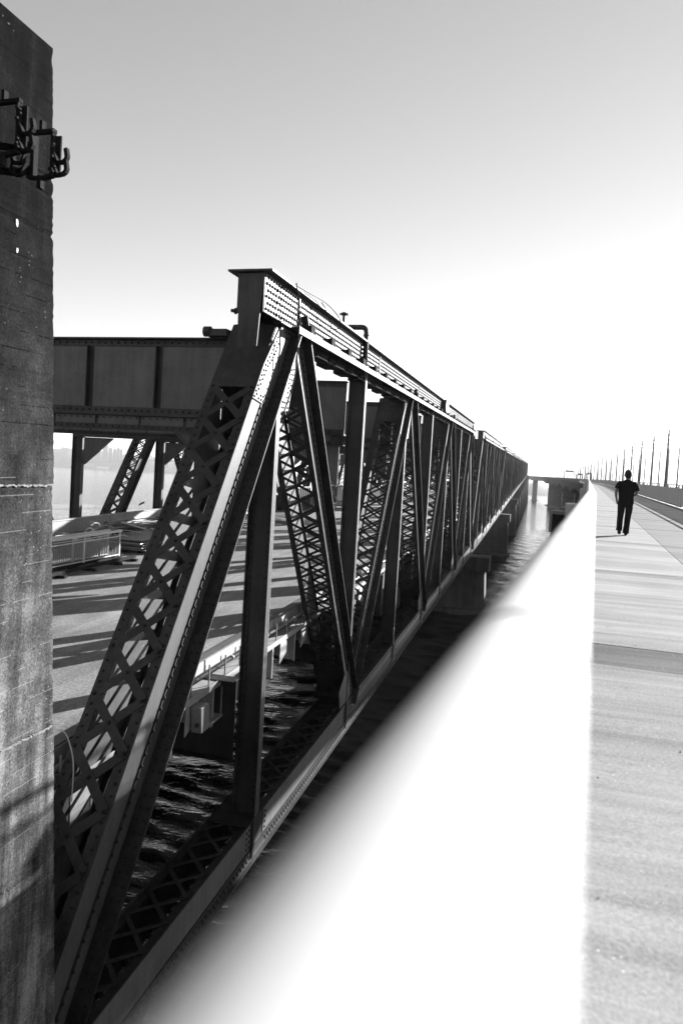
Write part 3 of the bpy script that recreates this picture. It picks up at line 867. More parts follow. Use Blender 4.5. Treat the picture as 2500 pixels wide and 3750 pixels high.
def stretched_pier(i):
    # caps climb with the bridge while the footings stay at the water
    y = Y0 + SPAN * (i + 1) - 0.1; zt = -12.25 + G * y
    t_ = thing('concrete_pier', (-18.5, y, WATER - 2), '%s concrete pier of the old bridge counted from the pylon' % ords[i - 1], 'pier', 'piers of the old bridge')
    mb = MB(); mb.box((-4.7, y - 2.3, zt - 1.9), (-32.3, y + 2.3, zt)); mb.build('cap', 'pier_concrete', t_)
    mb = MB(); k = 0.4 + 0.02 * (zt - WATER); x0, x1 = -5.25, -31.8
    mb.add([(x0 + k, y - 1.9 - k, WATER - 2), (x1 - k, y - 1.9 - k, WATER - 2), (x1 - k, y + 1.9 + k, WATER - 2), (x0 + k, y + 1.9 + k, WATER - 2),
            (x0, y - 1.9, zt - 1.9), (x1, y - 1.9, zt - 1.9), (x1, y + 1.9, zt - 1.9), (x0, y + 1.9, zt - 1.9)],
           [(3, 2, 1, 0), (4, 5, 6, 7), (0, 1, 5, 4), (1, 2, 6, 5), (2, 3, 7, 6), (3, 0, 4, 7)])
    mb.build('shaft', 'pier_concrete', t_)
    mb = MB(); mb.box((-4.25, y - 3.0, WATER - 3), (-32.8, y + 3.0, WATER + 0.55)); mb.build('footing', 'pier_concrete', t_)
for i in range(1, 12): stretched_pier(i)

# ================================================================== PYLON
py = thing('concrete_pylon', (-6.8, 5.0, WATER), 'tall weathered concrete pylon at the left edge, stained dark at the top', 'pylon')
# right face at x = -5.6, its far edge leans from y 7.1 at the top to 8.0 low down
def lift(za, zb, inset, mat='pylon_concrete'):
    mb = MB()
    def ye(z): return 7.44 - 0.0668 * (z + 0.24) + (0.0 if z > -4 else 0.0)
    def ring(z, i):
        return [(-5.6 - i, 3.4, z), (-5.6 - i, ye(z) - i, z + 0.0), (-10.2, ye(z) - i, z), (-10.2, 3.4, z)]
    nz = max(2, int((zb - za) / 0.045)) if za > -7.3 else 12; vs = []
    sl = 0.034
    for k in range(nz + 1):
        z = za + (zb - za) * k / nz
        bite = abs(random.gauss(0, 0.005)) + (random.uniform(0.008, 0.022) if random.random() < 0.025 else 0)
        for n_, q in enumerate(ring(z, inset)):
            b_ = bite if n_ == 1 else 0
            vs.append((q[0] - b_ * 0.6, q[1] - b_, q[2] + sl * (q[1] - 7.4)))
    fs = [(3, 2, 1, 0), tuple(nz * 4 + j for j in range(4))]
    for k in range(nz):
        for j in range(4):
            a = k * 4 + j; b_ = k * 4 + (j + 1) % 4
            fs.append((a, b_, b_ + 4, a + 4))
    vs = [v if True else v for v in vs]
    mb.add(vs, [f[::-1] for f in fs])
    o = mb.build('concrete_lift', mat, py)
    return o
for za, zb, ins in ((-17.5, -7.3, 0.0), (-7.29, -3.28, 0.004), (-3.27, -0.25, 0.012), (-0.24, 4.74, 0.0)): lift(za, zb, ins)
# rough ledges where two pours meet
def ledge(z):
    mb = MB(); y = 3.4; ymax = 7.41 - 0.0668 * (z + 0.24); rows = []
    while y < ymax:
        zz = z + 0.034 * (y - 7.4) + 0.012 * math.sin(y * 3.1) + random.uniform(-0.008, 0.008)
        lo = zz - random.uniform(0.004, 0.022); hi = zz + random.uniform(0.002, 0.012); d = random.uniform(0.004, 0.016)
        rows.append([(-5.61, y, hi + 0.004), (-5.6 + d, y, hi), (-5.6 + d * 0.6, y, lo), (-5.61, y, lo - 0.006)]); y += random.uniform(0.012, 0.04)
    vs = [q for r_ in rows for q in r_]; fs = []
    for i in range(len(rows) - 1):
        for j in range(3): fs.append((i * 4 + j, (i + 1) * 4 + j, (i + 1) * 4 + j + 1, i * 4 + j + 1))
    mb.add(vs, fs); mb.build('pour_ledge', 'box_concrete', py)
ledge(-0.25); ledge(-3.28)
# pale chips where the surface broke away
for (yy, zz, a, b_) in ((6.635, 2.60, 0.02, 0.05), (6.655, 2.31, 0.016, 0.035),):
    mb = MB(); pts = []
    for i in range(10):
        q = 2 * math.pi * i / 10; r_ = random.uniform(0.75, 1.15)
        pts.append((-5.6, yy + a * r_ * math.cos(q), zz + b_ * r_ * math.sin(q)))
    mb.prism(pts, (0.006, 0, 0)); mb.build('chip', 'plank', py)

def rack(y, xa, xb, za, zb, label):
    # square hoop standing out from the face, hooks on both sides
    t_ = thing('cable_rack', (-5.6, y, zb), label, 'cable rack', 'rusty cable racks on the pylon')
    for z in (za, zb):
        mb = MB(); xm = (xa + xb) / 2; dz = 0.0 if z == za else -0.03
        mb.beam((xa - 0.02, y, z), (xm, y, z + dz), 0.055, 0.036, (0, 1, 0)); mb.beam((xm, y, z + dz), (xb + 0.02, y, z), 0.055, 0.036, (0, 1, 0)); mb.build('cross_bar', 'rust', t_)
    mb = MB(); mb.beam((xa, y + 0.06, za), (xa, y + 0.06, zb), 0.07, 0.045, (0, 1, 0)); mb.build('side_bar', 'rust', t_)
    mb = MB(); mb.beam((xb, y, za), (xb, y, zb), 0.06, 0.025, (0, 1, 0)); mb.beam((xb + 0.03, y + 0.05, za - 0.03), (xb + 0.03, y + 0.05, zb), 0.02, 0.06, (0, 1, 0)); mb.build('side_bar', 'rust', t_)
    xm = (xa + xb) / 2
    mb = MB(); mb.beam((xm, y, za), (xm, y, za + 0.11), 0.06, 0.035, (0, 1, 0)); mb.build('anchor_lug', 'rust', t_)
    mb = MB(); mb.beam((xm, y, zb), (xm, y, zb - 0.13), 0.06, 0.05, (0, 1, 0)); mb.build('anchor_lug', 'rust', t_)
    for z in (za - 0.1, zb + 0.1):
        mb = MB(); mb.beam((-5.61, y + 0.1, z), (xa, y + 0.05, z), 0.06, 0.06, (0, 0, 1)); mb.build('wall_arm', 'rust', t_)
    for xx, sg in ((xa, -1), (xb, 1)):
        for z in (za - 0.27, zb + 0.06):
            c = Vector((xx + sg * 0.1, y - (0.05 if sg < 0 else 0), z)); pts = [Vector((xx, c.y, z + 0.07)), Vector((xx + sg * 0.03, c.y, z + 0.015))]
            pts += [c + Vector((sg * 0.075 * math.sin(a), 0, -0.06 * math.cos(a))) for a in (-0.6, -0.1, 0.4, 0.9, 1.3, 1.6)] + [c + Vector((sg * 0.06, 0, 0.075))]
            mb = MB()
            for i in range(len(pts) - 1): mb.beam(pts[i] - (pts[i + 1] - pts[i]) * 0.08, pts[i + 1] + (pts[i + 1] - pts[i]) * 0.08, 0.045, 0.02 + 0.003 * i, (0, 1, 0))
            mb.build('hook', 'rust', t_)
    rv = MB()
    for i in range(9): rv.rivet((xb + random.uniform(0.0, 0.06), y - 0.047, za + (zb - za) * random.random()), (0, -1, 0), 0.016)
    rv.build('rivets', 'rivet', t_, kind='stuff')
rack(6.5, -5.35, -5.07, 3.475, 3.02, 'rusty cable rack with curved hooks at the right corner of the pylon')
rack(6.1, -5.52, -5.17, 3.585, 3.09, 'larger rusty cable rack cut by the left edge on the pylon')

# ================================================================== NEW BRIDGE PATH
path = tag(bpy.data.objects.new('path', None), 'pale concrete cycle and foot path with transverse joints', kind='structure'); COL.objects.link(path); ORG['path'] = Vector((0, 0, 0))
def slab(s0, s1, l0, l1, z0, z1, name, mat, step=6.0, gap=0.006):
    mb = MB(); n_ = max(1, int((s1 - s0) / step)); ring = []
    for i in range(n_ + 1):
        s = s0 + gap + (s1 - s0 - 2 * gap) * i / n_
        ring += [PP(s, l0 + gap, z0), PP(s, l1 - gap, z0), PP(s, l1 - gap, z1), PP(s, l0 + gap, z1)]
    fs = [(0, 1, 2, 3), tuple(n_ * 4 + j for j in (3, 2, 1, 0))]
    for i in range(n_):
        for j in range(4): fs.append((i * 4 + j, (i + 1) * 4 + j, (i + 1) * 4 + (j + 1) % 4, i * 4 + (j + 1) % 4))
    mb.add(ring, fs)
    return mb.build(name, mat, path)
slab(-9, 232, -0.34, 5.38, -0.40, -0.15, 'path_beam', 'viaduct')
slab(14, 47, 5.40, 10.5, -0.45, -0.08, 'shade_slab', 'viaduct')  # unseen slab, added only to shade the near end of the bottom chord
slab(-9, 6.12, -0.3, 5.35, -0.149, 0.0, 'path_panel', 'path_light')
slab(6.12, 6.88, -0.3, 5.35, -0.149, -0.003, 'expansion_strip', 'path_strip')
slab(6.88, 12.1, -0.3, 1.76, -0.149, 0.0, 'path_panel', 'path_light')
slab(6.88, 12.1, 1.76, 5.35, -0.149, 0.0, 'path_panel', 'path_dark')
s = 12.1
while s < 126:
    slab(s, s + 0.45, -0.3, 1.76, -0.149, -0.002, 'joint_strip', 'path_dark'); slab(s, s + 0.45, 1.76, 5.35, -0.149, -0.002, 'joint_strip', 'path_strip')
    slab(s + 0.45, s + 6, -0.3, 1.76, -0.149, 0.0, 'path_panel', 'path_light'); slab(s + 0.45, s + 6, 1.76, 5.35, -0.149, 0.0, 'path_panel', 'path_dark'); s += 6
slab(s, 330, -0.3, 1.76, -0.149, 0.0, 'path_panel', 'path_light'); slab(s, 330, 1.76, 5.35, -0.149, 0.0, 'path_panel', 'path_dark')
slab(-9, 330, 5.08, 5.3, 0.001, 0.07, 'kerb', 'kerb')

# ---- fences on both sides of the path
BAY = 6.2
def panel_mesh(L, zt=1.20, zb=0.16, zp=1.36, hw=0.0125, ht=0.004, pit=0.052):
    fr = MB()
    fr.box((-0.02, 0, zb), (0.02, L, zb + 0.04)); fr.box((-0.02, 0, zt - 0.04), (0.02, L, zt))
    for i in range(1, 4): fr.box((-0.025, i * L / 4 - 0.025, zb + 0.042), (0.025, i * L / 4 + 0.025, zt - 0.042)); fr.box((-0.02, i * L / 4 - 0.03, zt + 0.001), (0.02, i * L / 4 + 0.03, zp))
    pk = MB(); y = 0.05
    while y < L: pk.box((-ht, y - hw, zb + 0.041), (ht, y + hw, zt - 0.041)); y += pit
    return fr, pk
def me_of(mb, name, mat, smooth=False):
    o = mb.build(name, mat, smooth=smooth); me = o.data; bpy.data.objects.remove(o); return me
fr, pk = panel_mesh(BAY - 0.12)
FR_ME, PK_ME = me_of(fr, 'panel', 'fence_grey'), me_of(pk, 'pickets', 'fence_grey')
fr, pk = panel_mesh(BAY - 0.12, 0.97, 0.22, 1.30, 0.007, 0.0028, 0.062)
FRL_ME, PKL_ME = me_of(fr, 'panel', 'fence_grey'), me_of(pk, 'pickets', 'fence_grey')
po = MB(); po.box((-0.04, -0.05, 0.0), (0.04, 0.05, 1.37)); po.box((-0.09, -0.09, 0.0), (0.09, 0.09, 0.03))
PO_ME = me_of(po, 'post', 'fence_grey')
tr = MB(); tr.tube([(0, 0, 1.40), (0, BAY, 1.40)], 0.035, 12)
TR_ME = me_of(tr, 'top_rail', 'fence_grey', True)
def child(name, me, parent, loc, rz, slope, kind=None):
    o = bpy.data.objects.new(name, me); COL.objects.link(o); o.parent = parent
    o.location = Vector(loc) - ORG[parent.name]; o.rotation_euler = (slope, 0, -rz)
    if kind: o['kind'] = kind
    return o
def fence(lat, s0, s1, label, with_rail):
    loc = PP(s0, lat); t_ = thing('fence', loc, label, 'fence')
    s = s0
    sl = math.atan(GP)
    while s < s1:
        a, b_ = PP(s, lat), PP(s + BAY, lat); rz = math.atan2(b_.x - a.x, b_.y - a.y)
        child('post', PO_ME, t_, a, rz, 0)
        c = child('panel', FR_ME if with_rail else FRL_ME, t_, PP(s, lat) + Vector((math.sin(rz), math.cos(rz), GP)) * 0.06, rz, sl)
        k = bpy.data.objects.new('pickets', PK_ME if with_rail else PKL_ME); COL.objects.link(k); k.parent = c; k['kind'] = 'stuff'
        if with_rail: child('top_rail', TR_ME, t_, a, rz, sl)
        s += BAY
    return t_
fence(5.2, 41.3 - 4 * BAY, 330, 'grey picket fence with an open slot under its top rail, right of the path', True)
lf = fence(-0.06, -8.6, 300, 'wide white tubular guard rail running blurred through the foreground, left of the path', False)
lf.name = 'guard_rail'; ORG['guard_rail'] = ORG['fence.001'] if 'fence.001' in ORG else Vector(lf.location)
lf['category'] = 'railing'
RT = 0.055
def rail_lat(s): return -0.0506 + 0.0107 * (min(max(s, 0), 8) if s < 8 else 8)
def rail_pt(s): return PP(s, rail_lat(s), 1.329 - GP * 0)
ends = [-7.9 + 1.07 * i for i in range(0, 60)]
# joints at 0.62 m ahead of the eye and every 1.07 m
ends = [0.62 + 1.07 * i for i in range(-8, 40)]
for i in range(len(ends) - 1):
    mb = MB(); g_ = 0.009; a, b_ = ends[i] + g_, ends[i + 1] - g_
    mb.tube([rail_pt(a + (b_ - a) * q / 4) for q in range(5)], RT, 64, False)
    mb.build('rail_tube', 'rail_paint', lf, smooth=True)
mb = MB(); mb.tube([rail_pt(ends[-1] + (300 - ends[-1]) * q / 80) for q in range(81)], RT, 20); mb.build('rail_tube', 'rail_paint', lf, smooth=True)
mb = MB(); mb.tube([rail_pt(ends[0] + (ends[-1] - ends[0]) * q / 60) for q in range(61)], RT - 0.006, 48); mb.build('inner_tube', 'rail_gap', lf, smooth=True)

# ---- road deck of the new bridge beyond the fence and the far viaduct
def A_lat(s): return 18.7 - 0.05 * (s - 162) - (s - 162) ** 2 / 33000.0     # row of light poles
def RP(s, lat, z=0.0):         # road frame: lat measured from the straight line of the path
    return Vector((lat * math.cos(TH) + s * math.sin(TH), -lat * math.sin(TH) + s * math.cos(TH), -1.5 + GP * s + z))
def ribbon(mb, s0, s1, prof, step=10.0):
    # prof(s): closed list of (lat, z)
    n_ = max(1, int((s1 - s0) / step)); ring = []; k = None
    for i in range(n_ + 1):
        s = s0 + (s1 - s0) * i / n_; pr = prof(s); k = len(pr)
        ring += [RP(s, l, z) for l, z in pr]
    fs = [tuple(range(k)), tuple(n_ * k + j for j in range(k))[::-1]]
    for i in range(n_):
        for j in range(k): fs.append((i * k + j, (i + 1) * k + j, (i + 1) * k + (j + 1) % k, i * k + (j + 1) % k))
    mb.add(ring, fs)
road = MB()
ribbon(road, 40, 420, lambda s: [(max(A_lat(s) - 9, plat(s) + 5.8), -0.9), (A_lat(s) + 26, -0.9), (A_lat(s) + 26, -0.05), (max(A_lat(s) - 9, plat(s) + 5.8), -0.05)])
tag(road.build('road', 'asphalt'), 'roadway of the new bridge behind the path fence', kind='structure')
vi = thing('viaduct', RP(600, plat(600), -20), 'long grey concrete viaduct curving away to the left with arched girders', 'viaduct')
PIERS = [235, 350, 480, 600, 730, 860, 1005, 1500, 1800]
def depth(s):
    ps = PIERS + [1940, 2100]
    for a, b_ in zip([100] + ps[:-1], ps):
        if a <= s <= b_:
            q = abs((s - (a + b_) / 2) / ((b_ - a) / 2)); return 4.6 + 3.6 * q ** 2.2
    return 4.0
mb = MB(); ribbon(mb, 225, 2050, lambda s: [(plat(s) - 0.5, -0.5), (plat(s) + 30, -0.5), (plat(s) + 30, -0.16), (plat(s) - 0.5, -0.16)], 12); mb.build('deck', 'viaduct', vi)
mb = MB(); ribbon(mb, 225, 2050, lambda s: [(plat(s) + 2.2, -depth(s)), (plat(s) + 26, -depth(s)), (plat(s) + 28.5, -0.51), (plat(s) + 0.6, -0.51)], 8); mb.build('girder', 'viaduct', vi)
mb = MB(); ribbon(mb, 300, 2050, lambda s: [(plat(s) - 0.45, -0.155), (plat(s) - 0.2, -0.155), (plat(s) - 0.2, 1.35), (plat(s) - 0.45, 1.35)], 12); mb.build('parapet', 'viaduct', vi)
for s in PIERS:
    mb = MB(); pr = []
    zb = WATER - 1.5
    for (l, ds) in ((6, -3.4), (16, -3.4), (16, 3.4), (6, 3.4)):
        q = RP(s + ds, plat(s) + l); pr.append((q.x, q.y, zb))
    zt = RP(s, 0).z - depth(s) + 0.4
    mb.prism(pr, (0, 0, zt - zb)); mb.build('pier', 'viaduct', vi)
    mb = MB(); pr = []
    for (l, ds) in ((3, -6), (19, -6), (19, 6), (3, 6)):
        q = RP(s + ds, plat(s) + l); pr.append((q.x, q.y, zb))
    mb.prism(pr, (0, 0, 2.6)); mb.build('pile_cap', 'viaduct', vi)

# concrete chamber and scaffold beside the path
def pbox(mb, s0, s1, l0, l1, z0, z1):
    pts = [PP(s0, l0), PP(s0, l1), PP(s1, l1), PP(s1, l0)]
    mb.prism([(q.x, q.y, z0) for q in pts], (0, 0, z1 - z0))
t_ = thing('concrete_chamber', PP(100, -3, -10), 'pale concrete block with a dark opening half hidden behind the guard rail', 'concrete block')
mb = MB(); pbox(mb, 100, 106, -4.65, -4.3, -5.2, -2.35); pbox(mb, 100, 106, -1.6, -1.2, -5.2, -2.35); pbox(mb, 100, 106, -4.299, -1.601, -2.75, -2.352); pbox(mb, 105.6, 106, -4.299, -1.601, -5.2, -2.753); mb.build('chamber', 'box_concrete', t_)
mb = MB(); pbox(mb, 100.5, 105.5, -4.4, -1.4, WATER - 2, -5.21); mb.build('column', 'pier_concrete', t_)
t_ = thing('scaffold', PP(150, -3.8, -4.2), 'small galvanised scaffold platform with railings hung beside the new bridge', 'scaffold')
sA, sB, lA, lB, zA = 149.0, 151.6, -4.85, -2.45, -3.0
for (s_, l_) in ((sA, lA), (sA, lB), (sB, lA), (sB, lB)):
    q = PP(s_, l_); mb = MB(); mb.tube([(q.x, q.y, zA - 0.9), (q.x, q.y, 0.25)], 0.07, 8); mb.build('upright', 'galvanised', t_)
for z in (-2.2, -1.2, -0.3, 0.2):
    mb = MB()
    for (a, b_) in (((sA, lA), (sA, lB)), ((sA, lB), (sB, lB)), ((sB, lB), (sB, lA)), ((sB, lA), (sA, lA))):
        p0, p1_ = PP(*a), PP(*b_); mb.tube([(p0.x, p0.y, z), (p1_.x, p1_.y, z)], 0.05, 6)
    mb.build('rail', 'galvanised', t_)
mb = MB(); pbox(mb, sA, sB, lA, lB, zA - 0.12, zA + 0.45); mb.build('platform', 'galvanised', t_)
mb = MB(); p0, p1_ = PP(sA, lA), PP(sA, lB); mb.tube([(p0.x, p0.y, zA - 0.1), (p1_.x, p1_.y, zA - 1.0)], 0.06, 6); mb.tube([(p1_.x, p1_.y, zA - 1.0), (p1_.x + 3.5, p1_.y, zA + 0.3)], 0.08, 6); mb.tube([(p0.x, p0.y, zA - 0.9), (p0.x + 5.5, p0.y, zA - 0.9)], 0.08, 6); mb.build('brace', 'galvanised', t_)

# ---- light poles
def light_pole(loc, label, group, h=14.2, r=0.31):
    t_ = thing('light_pole', loc, label, 'light pole', group)
    x, y, z = loc
    mb = MB(); mb.tube([(x, y, z), (x, y, z + h * 0.5), (x, y, z + h)], [r, r * 0.85, r * 0.5], 8); mb.build('pole', 'pole', t_, smooth=True)
    for q in (0.62, 0.66, 0.75, 0.82, 0.9):
        mb = MB(); mb.tube([(x, y, z + h * q), (x, y, z + h * q + 0.28)], r * 1.0, 8); mb.build('lamp_module', 'lamp_dark', t_)
    mb = MB(); mb.tube([(x, y, z - 0.8), (x, y, z + 0.25)], r * 1.7, 8); mb.build('base', 'pole', t_)
    return t_
ORD = ['first', 'second', 'third', 'fourth', 'fifth', 'sixth', 'seventh', 'eighth', 'ninth', 'tenth', 'eleventh', 'twelfth', 'thirteenth', 'fourteenth']
LA = ['tallest light pole, nearest the right edge of the photo', 'second tallest light pole from the right edge', 'third tall light pole from the right edge',
      'fourth tall light pole, just right of the walking person']
t4 = None
for i in range(32):
    s = 162 + 25 * i
    lab = LA[i] if i < 4 else ('%s light pole of the near row counted from the right edge' % ORD[i] if i < 14 else 'tiny light pole far along the near row where the poles merge')
    if t4 is None: t4 = light_pole(RP(s, A_lat(s)), lab, 'light poles of the near row')
    else:
        c = copy_tree(t4); c.location = RP(s, A_lat(s)); c['label'] = lab
tb = None
for i in range(30):
    s = 205 + 19 * i
    l = A_lat(s) + 11.5
    lab = '%s thinner light pole of the far row counted from the right edge' % ORD[i] if i < 10 else 'tiny thin light pole far along the far row'
    if tb is None: tb = light_pole(RP(s, l), lab, 'light poles of the far row', 13.0, 0.26)
    else:
        c = copy_tree(tb); c.location = RP(s, l); c['label'] = lab

def gantry(s, l0, l1, h, label):
    t_ = thing('sign_gantry', RP(s, (l0 + l1) / 2), label, 'sign gantry')
    for l in (l0, l1):
        a = RP(s, l); mb = MB(); mb.tube([a, a + Vector((0, 0, h))], 0.35, 8); mb.build('upright', 'pole', t_)
    a, b_ = RP(s, l0, h), RP(s, l1, h); mb = MB(); mb.beam(a, b_, 0.5, 0.6, (0, 0, 1)); mb.build('cross_beam', 'pole', t_)
    for q in (0.3, 0.7):
        c = a.lerp(b_, q); mb = MB(); mb.box((c.x - abs(l1 - l0) * 0.17, c.y - 0.8, c.z - 0.8), (c.x + abs(l1 - l0) * 0.17, c.y - 0.7, c.z + 0.8)); mb.build('sign_back', 'pole', t_)
gantry(700, A_lat(700) - 5, A_lat(700) + 4, 7.5, 'widest of the three far sign gantries, left of the pole row')
gantry(600, A_lat(600), A_lat(600) + 4, 4.6, 'small far sign gantry, middle of three')
gantry(500, A_lat(500), A_lat(500) + 3.4, 4.9, 'small far sign gantry, rightmost of three')

# ---- cars on the road behind the fence
def car(s, lat, mat, label):
    o = RP(s, lat, -0.05); t_ = thing('car', o, label, 'car', 'cars on the new bridge')
    rz = -TH
    def tr(x, y, z): return (o.x + x * math.cos(rz) - y * math.sin(rz), o.y + x * math.sin(rz) + y * math.cos(rz), o.z + z + GP * y)
    W_ = 0.9
    body = [(-2.2, 0.3), (-2.25, 0.75), (-2.1, 0.98), (-1.2, 1.02), (1.1, 0.98), (2.0, 0.85), (2.2, 0.6), (2.2, 0.3)]
    cab = [(-1.9, 1.0), (-1.45, 1.45), (-0.2, 1.55), (0.35, 1.45), (1.15, 0.985)]
    mb = MB(); mb.prism([tr(-W_, y, z) for y, z in body], Vector(tr(W_, 0, 0)) - Vector(tr(-W_, 0, 0))); mb.build('body', mat, t_, bevel=0.06)
    mb = MB(); mb.prism([tr(-W_ + 0.12, y, z) for y, z in cab], Vector(tr(W_ - 0.12, 0, 0)) - Vector(tr(-W_ + 0.12, 0, 0))); mb.build('roof', mat, t_, bevel=0.05)
    for sg in (-1, 1):
        mb = MB(); mb.prism([tr(sg * (W_ - 0.11), y, z) for y, z in ((-1.55, 1.06), (-1.3, 1.38), (-0.2, 1.47), (0.3, 1.38), (0.85, 1.06))], Vector(tr(sg * 0.012, 0, 0)) - Vector(tr(0, 0, 0))); mb.build('side_window', 'glass_dark', t_)
        for y in (-1.35, 1.35):
            mb = MB(); mb.tube([tr(sg * (W_ - 0.2), y, 0.32), tr(sg * (W_ + 0.02), y, 0.32)], 0.32, 16); wh = mb.build('wheel', 'black_rubber', t_)
            mb = MB(); mb.tube([tr(sg * (W_ + 0.021), y, 0.32), tr(sg * (W_ + 0.03), y, 0.32)], 0.19, 12); mb.build('rim', 'galvanised', wh)
    mb = MB(); mb.prism([tr(-0.65, -1.86, 1.06), tr(0.65, -1.86, 1.06), tr(0.58, -1.5, 1.41), tr(-0.58, -1.5, 1.41)], Vector(tr(0, -0.06, 0.03)) - Vector(tr(0, 0, 0))); mb.build('rear_window', 'glass_dark', t_)
    for sg in (-1, 1):
        mb = MB(); a = tr(sg * 0.7, -2.26, 0.8); mb.box((a[0] - 0.14, a[1] - 0.02, a[2] - 0.07), (a[0] + 0.14, a[1] + 0.02, a[2] + 0.07)); mb.build('tail_light', 'lens', t_)
car(63, A_lat(63) - 5, 'car_paint_light', 'pale car just showing through the slot of the right fence')
car(82, A_lat(82) - 6.5, 'car_paint_dark', 'dark car roof showing above the fence beyond the walking person')
car(100, A_lat(100) - 5, 'car_paint_dark', 'second dark car further along behind the fence')

# ================================================================== THINGS ON THE OLD DECK
DZ = -6.5
def picket_section(origin, ang, L, label, tilt=0.0):
    t_ = thing('railing_section', (origin[0], origin[1], origin[2] + G * origin[1]), label, 'railing panel', 'removed railing panels on the old deck')
    ox, oy, oz = origin; ca, sa = math.cos(ang), math.sin(ang)
    def P(u, z, d=0): return (ox + u * ca - d * sa, oy + u * sa + d * ca, oz + z)
    mb = MB(); mb.beam(P(-0.15, 1.42), P(L + 0.1, 1.42), 0.12, 0.12, (0, 0, 1)); mb.build('top_rail', 'white_paint', t_, shear=G)
    for z in (1.12, 0.08):
        mb = MB(); mb.beam(P(0, z), P(L, z), 0.05, 0.05, (0, 0, 1)); mb.build('cross_bar', 'white_paint', t_, shear=G)
    k = int(L / 2.4)
    for i in range(k + 1):
        mb = MB(); mb.beam(P(L * i / k, 0), P(L * i / k, 1.36), 0.09, 0.06, (ca, sa, 0)); mb.build('post', 'white_paint', t_, shear=G)
    n_ = int(L / 0.14)
    proto = None
    for i in range(n_):
        mb = MB(); mb.beam(P(L * (i + 0.5) / n_, 0.1), P(L * (i + 0.5) / n_, 1.1), 0.035, 0.02, (ca, sa, 0)); mb.build('picket', 'galvanised', t_, shear=G)
    return t_
a_ = math.atan2(30.19 - 35.61, -22.54 + 22.34)
picket_section((-22.34, 35.61, -6.2), a_, 9.4, 'upright white picket railing panel standing on skids on the old deck')
picket_section((-22.95, 35.4, -6.2), a_, 9.0, 'second white picket railing panel close behind the front one')
t_ = thing('pallet', (-22.6, 32, DZ + G * 32), 'dark timber skids under the white picket railing panels', 'skid')
for yy in (27.2, 29.6, 32.0, 34.4, 36.0):
    mb = MB(); mb.box((-21.4, yy - 0.1, DZ + 0.002), (-23.9, yy + 0.1, DZ + 0.14)); mb.build('runner', 'wood', t_, shear=G)
for xx in (-21.8, -22.6, -23.4):
    mb = MB(); mb.box((xx - 0.08, 26.6, DZ + 0.142), (xx + 0.08, 36.4, DZ + 0.29)); mb.build('beam', 'wood', t_, shear=G)
# stack of grey fence frames lying flat
for i in range(5):
    z = DZ + 0.25 + i * 0.13; dx = random.uniform(-0.25, 0.25); dy = random.uniform(-0.3, 0.3)
    t_ = thing('mesh_frame', (-24 + dx, 42 + dy, z + G * 42), ['bottom', 'second lowest', 'middle', 'second highest', 'topmost'][i] + ' grey framed panel in the flat stack right of the picket railing', 'panel', 'flat stack of framed panels')
    x0, x1, y0, y1 = -25.4 + dx, -22.6 + dx, 38.6 + dy, 45.2 + dy
    for (a, b_) in (((x0, y0), (x1, y0)), ((x1, y0), (x1, y1)), ((x1, y1), (x0, y1)), ((x0, y1), (x0, y0))):
        mb = MB(); mb.tube([(a[0], a[1], z), (b_[0], b_[1], z)], 0.05, 8); mb.build('frame_tube', 'galvanised', t_, shear=G)
    mb = MB(); mb.box((x0 + 0.06, y0 + 0.06, z - 0.02), (x1 - 0.06, y1 - 0.06, z + 0.02)); mb.build('panel_sheet', 'sheet', t_, shear=G)
t_ = thing('pallet', (-24, 42, DZ + G * 42), 'dark low pallet under the flat stack of framed panels', 'pallet')
for xx in (-25, -24, -23):
    mb = MB(); mb.box((xx - 0.1, 38.8, DZ + 0.002), (xx + 0.1, 45, DZ + 0.18)); mb.build('runner', 'wood', t_, shear=G)
# hooped frame leaning on the stack
t_ = thing('hoop_frame', (-25, 46, DZ + 1 + G * 46), 'bent grey tube hoop lying over the flat stack', 'hoop')
mb = MB(); mb.tube([(-25.6 + 1.6 * (i / 12), 45.4 + 0.2 * (i / 12), DZ + 0.85 + 0.65 * math.sin(math.pi * i / 12)) for i in range(13)], 0.05, 8); mb.build('tube', 'galvanised', t_, shear=G)
# bundle of rods against the parapet
t_ = thing('rod_bundle', (-27.2, 50, DZ + G * 50), 'long tied bundle of dark steel rods along the far parapet', 'rod bundle')
for i in range(60):
    r_, c_ = divmod(i, 12)
    mb = MB(); x = -28.3 + c_ * 0.17 + random.uniform(-0.05, 0.05); z = DZ + 0.2 + r_ * 0.17 + random.uniform(-0.04, 0.04)
    ya = 43.5 + random.uniform(-0.8, 0.8); yb = 57 + random.uniform(-1.0, 1.0)
    mb.tube([(x, ya, z), (x + random.uniform(-0.2, 0.2), (ya + yb) / 2, z + random.uniform(-0.03, 0.06)), (x + random.uniform(-0.3, 0.3), yb, z)], 0.045, 5); mb.build('rod', 'steel_grey', t_, shear=G)
for yy in (46, 50, 54):
    mb = MB(); mb.tube([(-28.45, yy, DZ + 0.1), (-28.45, yy, DZ + 1.1), (-26.1, yy, DZ + 1.1), (-26.1, yy, DZ + 0.1)], 0.03, 5); mb.build('tie_wire', 'steel', t_, shear=G)
